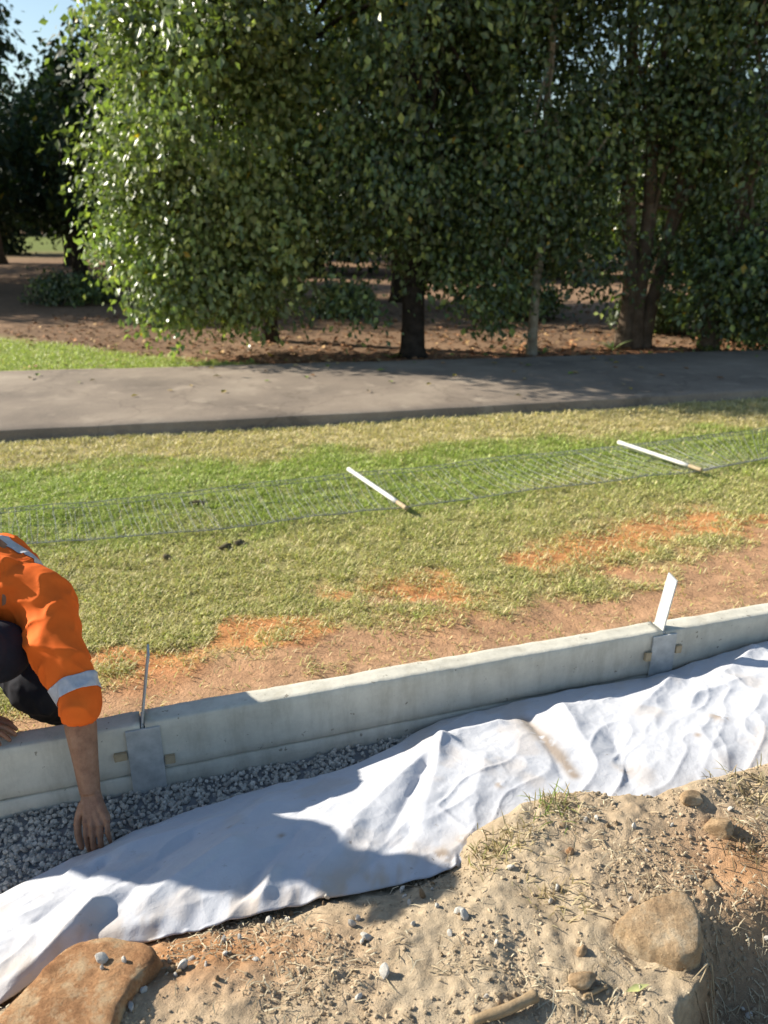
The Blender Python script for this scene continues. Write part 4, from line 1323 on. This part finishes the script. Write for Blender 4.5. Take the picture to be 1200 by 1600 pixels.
# straw
def straw(n, seed, name, label, region, lo, hi):
    r = np.random.default_rng(seed)
    x = r.uniform(region[0], region[1], n); y = r.uniform(region[2], region[3], n)
    cl = fbm2(x * 4, y * 4, 3, 251)
    k = (y < bank_edge_y(x)) & (r.random(n) < 0.06 + sstep(0.45, 0.68, cl))
    x, y = x[k], y[k]; n = len(x)
    a = r.random(n) * 6.28; L = lo + (hi - lo) * r.random(n) ** 2
    z = bank_z(x, y) + 0.003
    x1 = x + np.cos(a) * L; y1 = y + np.sin(a) * L
    z1 = bank_z(x1, y1) + 0.004 + 0.012 * r.random(n) ** 3
    xm = (x + x1) / 2 + r.normal(size=n) * L * 0.08; ym = (y + y1) / 2 + r.normal(size=n) * L * 0.08
    zm = np.maximum((z + z1) / 2, bank_z(xm, ym)) + 0.004
    w = (0.0006 + 0.0010 * r.random(n))
    sx, sy = -np.sin(a) * w, np.cos(a) * w
    V = np.stack([np.stack([x - sx, y - sy, z], -1), np.stack([x + sx, y + sy, z + .0006], -1), np.stack([xm + sx, ym + sy, zm + .0006], -1), np.stack([xm - sx, ym - sy, zm], -1),
                  np.stack([x1 + sx * .5, y1 + sy * .5, z1], -1), np.stack([x1 - sx * .5, y1 - sy * .5, z1], -1)], 1).reshape(-1, 3)
    b = np.arange(n) * 6
    F = np.concatenate([np.stack([b, b + 1, b + 2, b + 3], -1), np.stack([b + 3, b + 2, b + 4, b + 5], -1)])
    c = np.array([[0.48, 0.40, 0.27], [0.38, 0.30, 0.19], [0.28, 0.21, 0.13], [0.54, 0.47, 0.33]])[r.integers(0, 4, n)] * (0.7 + 0.5 * r.random(n))[:, None]
    o = np_obj(name, V, F, M_straw, None, np.repeat(c, 6, 0), smooth=False)
    tag(o, label, 'straw', kind='stuff')


straw(13000, 81, 'dry_straw', 'dry chopped grass stalks strewn over the dirt bank', (-0.95, 1.35, 1.02, 2.1), 0.008, 0.05)

# sticks and twigs
def stick(name, label, pts, radii, mat_, cat='stick', n=14):
    p = smooth_path(np.array(pts), n)
    rad = np.interp(np.linspace(0, 1, n), np.linspace(0, 1, len(radii)), radii)
    v, f = tube(p, list(rad), 10, True, 5, 0.15)
    o0 = p.mean(0)
    o = np_obj(name, v - o0, f, mat_, smooth=True); o.location = tuple(o0)
    tag(o, label, cat)


M_stick = m_noise('dusty_stick', [(0.3, (0.26, 0.18, 0.10)), (0.7, (0.42, 0.31, 0.19))], 30, 0.95, 150, 0.5, 0.004)
a, b, c = (np.array(on_bank(*q, 0.010)) for q in ((735, 1602), (790, 1585), (836, 1564)))
stick('stick', 'thick dusty stick lying at the bottom edge of the dirt', [a, b + [0, 0, 0.004], c + [0, 0, 0.006]], [0.010, 0.012, 0.013], M_stick)
a, b = (np.array(on_bank(*q, 0.006)) for q in ((912, 1560), (948, 1544)))
stick('twig', 'short dry twig touching the small tan stone', [a, (a + b) / 2, b], [0.004, 0.005, 0.004], M_stick, 'twig')
a, b = (np.array(on_bank(*q, 0.010)) for q in ((915, 1425), (962, 1445)))
stick('straw_stalk', 'pale straw stalk lying left of the boulder', [a, (a + b) / 2 + [0, 0, 0.006], b], [0.0022, 0.0025, 0.002], M_wood, 'straw')
for k, (q0, q1, q2) in enumerate([((1082, 1536), (1095, 1560), (1080, 1600)), ((1108, 1596), (1095, 1585), (1110, 1570)), ((1150, 1590), (1160, 1578), (1172, 1595))]):
    a, b, c = (np.array(on_bank(*q, 0.012)) for q in (q0, q1, q2))
    stick('root', ['fine pale root hanging below the boulder', 'fine pale root curling at the bottom edge beside the hollow', 'short pale root standing in the shaded hollow'][k], [a, b + [0, 0, 0.02], c], [0.0012, 0.0016, 0.001], M_wood, 'root')
# pale leaf
p = np.array(on_bank(975, 1556, 0.012))
V, F, C = leaf_mesh(np.zeros((1, 3)), np.array([0.062]), np.array([[0.97, 0.25, 0.06]]), np.array([[0.2, -0.2, 1.0]]), np.array([[0.50, 0.50, 0.20]]), 0.13, 0.06)
o = np_obj('pale_leaf', V, F, M_straw, None, C); o.location = tuple(p)
tag(o, 'narrow pale yellow green leaf lying on the dirt near the boulder', 'leaf')


# weeds along the lip
def weed(px0, py0, label, nl, ln, cols, seed, spread=0.05):
    b = np.array(on_bank(px0, py0, -0.004))
    root = empty('weed_tuft', tuple(b)); tag(root, label, 'weed')
    r = np.random.default_rng(seed)
    VV = []; FF = []; CC = []; o_ = 0
    for k in range(nl):
        a = r.random() * 6.28; l = ln * (0.4 + 0.8 * r.random()); e = 0.5 + 0.9 * r.random()
        s0 = np.array([*(r.normal(size=2) * spread), 0.0])
        s0[2] = float(bank_z(b[0] + s0[0], b[1] + s0[1])) - b[2]
        t = np.linspace(0, 1, 5)
        pts = s0 + np.stack([l * t * math.cos(e) * math.cos(a), l * t * math.cos(e) * math.sin(a), l * (t * math.sin(e) - 0.35 * t * t)], -1)
        sd = np.array([-math.sin(a), math.cos(a), 0]); w = 0.0016 * np.array([0.8, 1, 1, 0.7, 0.1])
        VV.append(np.concatenate([pts - sd * w[:, None], pts + sd * w[:, None]]))
        i = np.arange(4)
        FF.append(np.concatenate([np.stack([i, i + 1, i + 6], -1), np.stack([i, i + 6, i + 5], -1)]) + o_); o_ += 10
        CC.append(np.tile(np.array(cols[r.integers(len(cols))]) * (0.7 + 0.5 * r.random()), (10, 1)))
    o = np_obj('stalks', np.vstack(VV), np.vstack(FF), M_grass, root, np.vstack(CC), smooth=False)
    o['kind'] = 'stuff'


DRYC = [(0.42, 0.33, 0.18), (0.30, 0.22, 0.12), (0.5, 0.42, 0.26)]
weed(868, 1258, 'small weed tuft with green shoots at the fabric edge', 90, 0.07, DRYC + [(0.22, 0.30, 0.07), (0.28, 0.34, 0.10)], 1, 0.035)
weed(800, 1310, 'dry grass tuft trailing along the fabric edge below the weed', 90, 0.05, DRYC, 2, 0.035)
weed(762, 1338, 'straw coloured grass tuft at the end of the shaded dirt', 80, 0.05, DRYC + [(0.34, 0.36, 0.12)], 3, 0.03)
weed(655, 1365, 'dark dry twiggy weed in the shade on the fabric hem', 50, 0.06, [(0.16, 0.12, 0.08), (0.24, 0.18, 0.11)], 4, 0.04)
weed(1175, 1235, 'dry brown weed clump at the right edge of the bank', 110, 0.06, DRYC + [(0.2, 0.15, 0.08)], 5, 0.05)
weed(1165, 1330, 'dark weed and root clump at the right edge below the stone', 70, 0.06, [(0.16, 0.12, 0.08), (0.3, 0.22, 0.13)], 6, 0.035)
weed(870, 1400, 'flattened dry grass tuft in the middle of the dirt', 70, 0.05, DRYC, 7, 0.05)

# ------------------------------------------------------------------ the worker bending over the wall
def remesh(name, parts, voxel, smooth_it=4, disp=None):
    V, F = merge(parts)
    me = np_mesh(name + '_src', V, F)
    o = bpy.data.objects.new(name + '_src', me); COL.objects.link(o)
    md = o.modifiers.new('r', 'REMESH'); md.mode = 'VOXEL'; md.voxel_size = voxel
    if smooth_it:
        s = o.modifiers.new('s', 'SMOOTH'); s.iterations = smooth_it; s.factor = 0.5
    dg = bpy.context.evaluated_depsgraph_get()
    out = bpy.data.meshes.new_from_object(o.evaluated_get(dg))
    bpy.data.objects.remove(o); bpy.data.meshes.remove(me)
    nv = len(out.vertices)
    if disp is not None:
        co = np.empty(nv * 3, np.float32); out.vertices.foreach_get('co', co); co = co.reshape(-1, 3)
        no = np.empty(nv * 3, np.float32); out.vertices.foreach_get('normal', no); no = no.reshape(-1, 3)
        co = co + no * disp(co)[:, None]
        out.vertices.foreach_set('co', co.astype(np.float32).ravel()); out.update()
    out.polygons.foreach_set('use_smooth', np.ones(len(out.polygons), bool))
    out.name = name
    return out


def ell(c, r, rot=None, sub=3):
    V, F = ico(sub)
    V = V * np.array(r)
    if rot is not None: V = V @ np.array(rot).T
    return V + np.array(c), F


def limb(pts, rad, n=14, seg=16):
    p = smooth_path(pts, seg)
    q = np.linspace(0, 1, len(rad))
    t = np.linspace(0, 1, seg)
    if isinstance(rad[0], tuple):
        rr_ = list(zip(np.interp(t, q, [a for a, _ in rad]), np.interp(t, q, [b for _, b in rad])))
        rr_ = [tuple(map(float, z)) for z in rr_]
    else:
        rr_ = list(np.interp(t, q, rad))
    return tube(p, rr_, n, True)


SH_L = (-1.165, 2.300, 0.375); EL_L = (-0.965, 2.045, 0.165); WR_L = (-0.918, 1.930, -0.100)
SH_R = (-1.560, 2.300, 0.370); EL_R = (-1.475, 2.130, 0.130); WR_R = (-1.325, 2.085, 0.055)
NECK = (-1.36, 2.27, 0.43); HEAD = (-1.262, 2.10, 0.27)
HIP_L = (-1.50, 2.70, 0.05); HIP_R = (-1.74, 2.76, 0.05); KN_L = (-1.235, 2.36, 0.0); KN_R = (-1.78, 2.36, 0.02)
AN_L = (-1.28, 2.64, -0.30); AN_R = (-1.78, 2.64, -0.30)
person = empty('person', (-1.4, 2.6, LAWN))
tag(person, 'crouching worker in orange shirt with grey bands, reaching over the wall into the gravel', 'person')
po = np.array(person.location[:])
fdir = np.array([-0.55, -0.30, -0.78]); fdir /= np.linalg.norm(fdir)            # where the face points
side = np.cross(fdir, [0.0, 0.83, -0.55]); side /= np.linalg.norm(side)
updir = np.cross(side, fdir)
if updir[1] > 0: updir = -updir; side = -side
HR = np.stack([side, fdir, updir], 1)                                          # local x = side, y = face, z = crown


def hp(x, y, z):
    return np.array(HEAD) + HR @ np.array([x, y, z])


body = []
body.append(limb([(-1.63, 2.76, 0.03), (-1.58, 2.66, 0.24), (-1.48, 2.50, 0.37), (-1.38, 2.35, 0.41), NECK], [(.15, .11), (.14, .10), (.165, .115), (.175, .11), (.07, .06)]))
body.append(limb([NECK, (np.array(NECK) + np.array(HEAD)) / 2, HEAD], [.060, .056, .055]))
body.append(ell(hp(0, -0.01, 0.03), (.076, .096, .100), HR)); body.append(ell(hp(0, 0.03, -0.055), (.058, .070, .070), HR))
body.append(ell(hp(0, 0.105, -0.02), (.014, .020, .026), HR, 2))                 # nose
for sx in (-1, 1):
    body.append(ell(hp(sx * 0.077, -0.01, -0.015), (.010, .020, .032), HR, 2))   # ears
body.append(ell(hp(0, 0.088, -0.068), (.024, .010, .008), HR, 2))                # lips
for S_, E_, W_ in ((SH_L, EL_L, WR_L), (SH_R, EL_R, WR_R)):
    S_, E_, W_ = map(np.array, (S_, E_, W_))
    body.append(limb([np.array(NECK) * 0.5 + S_ * 0.5, S_, S_ * 0.5 + E_ * 0.5, E_], [.06, .064, .052, .044]))
    body.append(limb([E_, E_ * 0.7 + W_ * 0.3, E_ * 0.35 + W_ * 0.65, W_], [.045, .049, .039, (.031)]))
for Hp, Kn, An in ((HIP_L, KN_L, AN_L), (HIP_R, KN_R, AN_R)):
    Hp, Kn, An = map(np.array, (Hp, Kn, An))
    body.append(limb([Hp, Hp * .5 + Kn * .5, Kn], [.080, .068, .050]))
    body.append(limb([Kn, Kn * .6 + An * .4, An], [.050, .048, .036]))
    body.append(limb([An, An + [0.0, -0.05, -0.045], An + [0.0, -0.17, -0.065]], [.036, .036, .026]))


def hand(wr, knuckles, tips, thumb, rf=0.0086, bend=None):
    """palm from the wrist to the knuckle row, five fingers with bends"""
    out = []
    wr = np.array(wr)
    kn = [np.array(k) for k in knuckles]
    mid = sum(kn) / 4
    for k in kn:
        out.append(limb([wr + (k - mid) * 0.45, wr * .5 + k * .5 + (k - mid) * 0.1, k], [.0165, .0155, .0115], 10, 10))
    for k, t, f in zip(kn, tips, (0.98, 1.03, 1.0, 0.88)):
        t = np.array(t)
        b = bend if bend is not None else np.array([0, -0.012, 0.006])
        out.append(limb([k, k * .62 + t * .38 + b, k * .30 + t * .70 + b * .8, t], [rf * 1.18 * f, rf * 1.08 * f, rf * f, rf * 0.80 * f], 10, 12))
        out.append(ell(t, (rf * .82 * f,) * 3, None, 2))
        out.append(ell(k + b * 0.35, (rf * 1.22,) * 3, None, 2))
    th = [np.array(q) for q in thumb]
    out.append(limb(th, [.016, .0125, .0115, .0085], 10, 12)); out.append(ell(th[-1], (.0088,) * 3, None, 2))
    return out


body += hand(WR_L, [(-0.918, 1.868, -0.160), (-0.893, 1.857, -0.164), (-0.869, 1.858, -0.158), (-0.848, 1.866, -0.144)],
             [(-0.908, 1.842, -0.252), (-0.886, 1.832, -0.262), (-0.864, 1.836, -0.250), (-0.842, 1.848, -0.222)],
             [(-0.936, 1.912, -0.125), (-0.950, 1.886, -0.168), (-0.946, 1.864, -0.210), (-0.934, 1.848, -0.240)], bend=np.array([0.0, -0.010, 0.004]))
body += hand(WR_R, [(-1.267, 2.098, 0.040), (-1.263, 2.075, 0.042), (-1.267, 2.052, 0.041), (-1.275, 2.030, 0.037)],
             [(-1.205, 2.100, 0.010), (-1.197, 2.072, 0.010), (-1.203, 2.045, 0.010), (-1.223, 2.022, 0.010)],
             [(-1.313, 2.110, 0.045), (-1.283, 2.132, 0.028), (-1.260, 2.136, 0.016), (-1.237, 2.130, 0.011)], bend=np.array([0.004, 0, 0.009]))
bm_ = remesh('body', [(v - po, f) for v, f in body], 0.0036, 3)
bm_.materials.clear(); bm_.materials.append(M_skin)
body_o = link(bpy.data.objects.new('body', bm_), person)


def fold_disp(amp, fx, fy, fz, seed):
    def f(co):
        w = co + po
        a = n3(w[:, 0] * fx, w[:, 1] * fy, w[:, 2] * fz, seed)
        b = 1 - np.abs(2 * n3(w[:, 0] * fx * .6 + a * 0.9, w[:, 1] * fy * .6, w[:, 2] * fz * .6, seed + 3) - 1)
        c = 1 - np.abs(2 * n3(w[:, 0] * fx * 1.7 + a * 1.6, w[:, 1] * fy * 1.7, w[:, 2] * fz * 1.3, seed + 5) - 1)
        return amp * ((b ** 2 - 0.4) + 0.5 * (a - 0.5) + 0.45 * (c ** 3 - 0.25))
    return f


S_, E_, W_ = map(np.array, (SH_L, EL_L, WR_L))
Q_ = E_ * 0.86 + W_ * 0.14
shirt = [limb([(-1.62, 2.73, 0.10), (-1.57, 2.64, 0.27), (-1.47, 2.49, 0.39), (-1.37, 2.35, 0.42), (-1.355, 2.28, 0.42)], [(.180, .135), (.175, .13), (.195, .145), (.195, .135), (.11, .09)], 20)]
shirt.append(limb([np.array([-1.33, 2.34, 0.40]), S_ + [0.012, 0.01, 0.0], S_ * .5 + E_ * .5, E_, Q_], [.095, .095, .084, .066, .060], 18, 24))
S2, E2, W2 = map(np.array, (SH_R, EL_R, WR_R))
shirt.append(limb([np.array([-1.40, 2.34, 0.39]), S2, S2 * .5 + E2 * .5, E2, E2 * .86 + W2 * .14], [.10, .10, .085, .074, .072], 18, 24))
sm_ = remesh('shirt', [(v - po, f) for v, f in shirt], 0.006, 5, fold_disp(0.020, 13, 13, 8, 5))
sm_.materials.clear(); sm_.materials.append(M_orange)
shirt_o = link(bpy.data.objects.new('shirt', sm_), person)


def band(name, cuts, keep_fn, label=None):
    bm = bmesh.new(); bm.from_mesh(sm_)
    for co, no in cuts:
        g = bm.verts[:] + bm.edges[:] + bm.faces[:]
        bmesh.ops.bisect_plane(bm, geom=g, plane_co=Vector(co) - Vector(po), plane_no=Vector(no), clear_outer=True)
    dead = [f for f in bm.faces if not keep_fn(np.array(f.calc_center_median()[:]) + po)]
    bmesh.ops.delete(bm, geom=dead, context='FACES')
    bm.normal_update()
    for v in bm.verts: v.co += v.normal * 0.0022
    r_ = bmesh.ops.extrude_face_region(bm, geom=bm.faces[:])
    bm.normal_update()
    for v in [q for q in r_['geom'] if isinstance(q, bmesh.types.BMVert)]: v.co += v.normal * 0.0012
    o = bm_obj(name, bm, M_band, shirt_o, True)
    return o


ax = (E_ - S_) / np.linalg.norm(E_ - S_)
b0 = S_ + ax * (np.linalg.norm(E_ - S_) - 0.055); b1 = S_ + ax * (np.linalg.norm(E_ - S_) - 0.005)
axv = np.array([ax[0] * .9, ax[1], ax[2] * 1.05]); axv /= np.linalg.norm(axv)
band('sleeve_band', [(b0, -axv), (b1, axv)], lambda c: np.linalg.norm(c - E_) < 0.16)
bn = np.array([0.02, 0.93, -0.36]); bn /= np.linalg.norm(bn)
p0 = np.array([-1.3, 2.42, 0.45])
band('back_band', [(p0 - bn * 0.026, -bn), (p0 + bn * 0.026, bn)], lambda c: c[2] > 0.44 and c[1] > 2.35)

tr = []
tr.append(limb([(-1.63, 2.77, 0.0), (-1.59, 2.69, 0.18), (-1.55, 2.62, 0.26)], [(.19, .14), (.185, .14), (.15, .11)], 18))
for Hp, Kn, An in ((HIP_L, KN_L, AN_L), (HIP_R, KN_R, AN_R)):
    Hp, Kn, An = map(np.array, (Hp, Kn, An))
    tr.append(ell(Kn, (.104, .104, .104)))
    tr.append(limb([Hp, Hp * .5 + Kn * .5, Kn], [.125, .118, .100], 16))
    tr.append(limb([Kn, Kn * .6 + An * .4, An], [.100, .092, .070], 16))
tm_ = remesh('trousers', [(v - po, f) for v, f in tr], 0.008, 4, fold_disp(0.014, 15, 15, 15, 9))
tm_.materials.clear(); tm_.materials.append(M_dark)
link(bpy.data.objects.new('trousers', tm_), person)
# cap with a long peak
cap = [ell(hp(0, -0.012, 0.058), (.088, .108, .085), HR, 4), ell(hp(0, -0.03, -0.03), (.104, .100, .130), HR, 4)]
cm_ = remesh('cap', [(v - po, f) for v, f in cap], 0.006, 2)
cm_.materials.clear(); cm_.materials.append(M_dark)
cap_o = link(bpy.data.objects.new('cap', cm_), person)
bmv = bmesh.new(); rows_ = []
for i_ in range(7):
    t = i_ / 6; rw = []
    for j_ in range(9):
        a = -1 + 2 * j_ / 8
        w = 0.078 * math.sqrt(max(0.05, 1 - (t * 0.75) ** 2))
        rw.append(bmv.verts.new(Vector(hp(a * w, 0.070 + 0.075 * t * math.sqrt(1 - 0.55 * a * a), 0.042 - 0.020 * a * a - 0.008 * t) - po)))
    rows_.append(rw)
for a, b in zip(rows_[:-1], rows_[1:]):
    for j_ in range(8): bmv.faces.new([a[j_], a[j_ + 1], b[j_ + 1], b[j_]])
pk = bm_obj('peak', bmv, M_dark, cap_o, True)
s_ = pk.modifiers.new('t', 'SOLIDIFY'); s_.thickness = 0.003
for sx in (-1, 1):
    V, F = ell(hp(sx * 0.032, 0.080, 0.002) - po, (.013, .009, .009), HR, 2)
    np_obj('eye', V, F, m_noise('eye_white' + str(sx), [(0.3, (0.6, 0.58, 0.55)), (0.7, (0.65, 0.62, 0.6))], 5, 0.3), body_o)
for An, nm in ((AN_L, 'boot'), (AN_R, 'boot')):
    An = np.array(An)
    parts_ = [limb([An + [0, 0, 0.06], An, An + [0, 0, -0.04]], [.054, .050, .046], 14), limb([An + [0, 0.045, -0.066], An + [0, -0.06, -0.062], An + [0, -0.20, -0.070]], [(.046, .036), (.050, .040), (.042, .028)], 14)]
    bmh = remesh('boot', [(v - po, f) for v, f in parts_], 0.007, 4)
    bmh.materials.clear(); bmh.materials.append(M_boot)
    link(bpy.data.objects.new('boot', bmh), person)


# ------------------------------------------------------------------ unseen second worker, added left of the view to cast the fabric's shadow
def shadow_worker(x, y):
    root = empty('person', (x, y, LAWN))
    tag(root, 'unseen standing worker in orange shirt and dark trousers, added left of the crouching worker to shade the fabric', 'person')
    b = []
    b.append(limb([(0, 0, 0.88), (0, 0, 1.05), (0, -0.02, 1.25), (0, -0.02, 1.42), (0, 0, 1.50)], [(.15, .10), (.14, .10), (.17, .115), (.17, .10), (.06, .06)]))
    b.append(limb([(0, 0, 1.46), (0, -0.01, 1.53), (0, -0.03, 1.60)], [.058, .054, .06]))
    b.append(ell((0, -0.02, 1.67), (.076, .096, .105))); b.append(ell((0, -0.05, 1.60), (.058, .068, .060))); b.append(ell((0, -0.118, 1.635), (.013, .018, .024), None, 2))
    for sx in (-1, 1):
        b.append(ell((sx * .076, -0.01, 1.64), (.010, .02, .03), None, 2))
        b.append(limb([(sx * .10, 0, 1.43), (sx * .19, 0, 1.41), (sx * .24, 0.0, 1.25), (sx * .27, -0.01, 1.10)], [.06, .062, .05, .043]))
        e = np.array([sx * .27, -0.01, 1.10]); w = np.array([sx * .25, -0.17, 0.90])
        b.append(limb([e, e * .6 + w * .4, w], [.044, .045, .030]))
        kn = [w + [q * 0.021 * sx, -0.055, -0.065] for q in (-1.5, -.5, .5, 1.5)]
        tp = [k + [0, -0.02 - 0.01 * (i in (1, 2)), -0.075 - 0.012 * (i in (1, 2))] for i, k in enumerate(kn)]
        b.extend(hand(w, kn, tp, [w + [-sx * .02, -.02, -.02], w + [-sx * .045, -.045, -.045], w + [-sx * .05, -.065, -.07], w + [-sx * .045, -.08, -.095]]))
        b.append(limb([(sx * .10, 0, 0.90), (sx * .11, -0.01, 0.70), (sx * .12, 0, 0.50)], [.09, .078, .058])); b.append(limb([(sx * .12, 0, .5), (sx * .12, 0.02, .30), (sx * .12, 0.03, .09)], [.058, .056, .038]))
    me = remesh('body', b, 0.006, 3); me.materials.clear(); me.materials.append(M_skin); link(bpy.data.objects.new('body', me), root)
    sh = [limb([(0, 0, 0.90), (0, 0, 1.05), (0, -0.02, 1.25), (0, -0.02, 1.42), (0, 0, 1.49)], [(.19, .14), (.185, .135), (.20, .145), (.19, .12), (.08, .075)], 20)]
    for sx in (-1, 1):
        sh.append(limb([(sx * .10, 0, 1.42), (sx * .19, 0, 1.40), (sx * .245, 0, 1.24), (sx * .27, -0.01, 1.11)], [.085, .085, .075, .068], 16))
    me = remesh('shirt', sh, 0.009, 4, fold_disp(0.018, 12, 12, 9, 7)); me.materials.clear(); me.materials.append(M_orange); so = link(bpy.data.objects.new('shirt', me), root)
    t = [limb([(0, 0, 0.84), (0, 0, 0.98)], [(.17, .125), (.175, .13)], 18, 6)]
    for sx in (-1, 1):
        t.append(limb([(sx * .10, 0, 0.88), (sx * .11, -0.01, 0.70), (sx * .12, 0, 0.50), (sx * .12, 0.02, 0.28), (sx * .12, 0.03, 0.08)], [.105, .10, .085, .08, .075], 16))
    me = remesh('trousers', t, 0.010, 4, fold_disp(0.012, 14, 14, 9, 8)); me.materials.clear(); me.materials.append(M_dark); link(bpy.data.objects.new('trousers', me), root)
    me = remesh('cap', [ell((0, -0.015, 1.71), (.086, .106, .080), None, 4), limb([(0, -0.08, 1.705), (0, -0.19, 1.69)], [(.075, .012), (.05, .006)], 16, 6)], 0.006, 2)
    me.materials.clear(); me.materials.append(M_dark); link(bpy.data.objects.new('cap', me), root)
    for sx in (-1, 1):
        me = remesh('boot', [limb([(sx * .12, .03, .14), (sx * .12, .03, .06)], [.052, .05], 14, 6), limb([(sx * .12, .08, .045), (sx * .125, -0.04, .045), (sx * .135, -0.17, .035)], [(.044, .040), (.05, .042), (.042, .028)], 14)], 0.008, 3)
        me.materials.clear(); me.materials.append(M_boot); link(bpy.data.objects.new('boot', me), root)


shadow_worker(-2.30, 2.28)
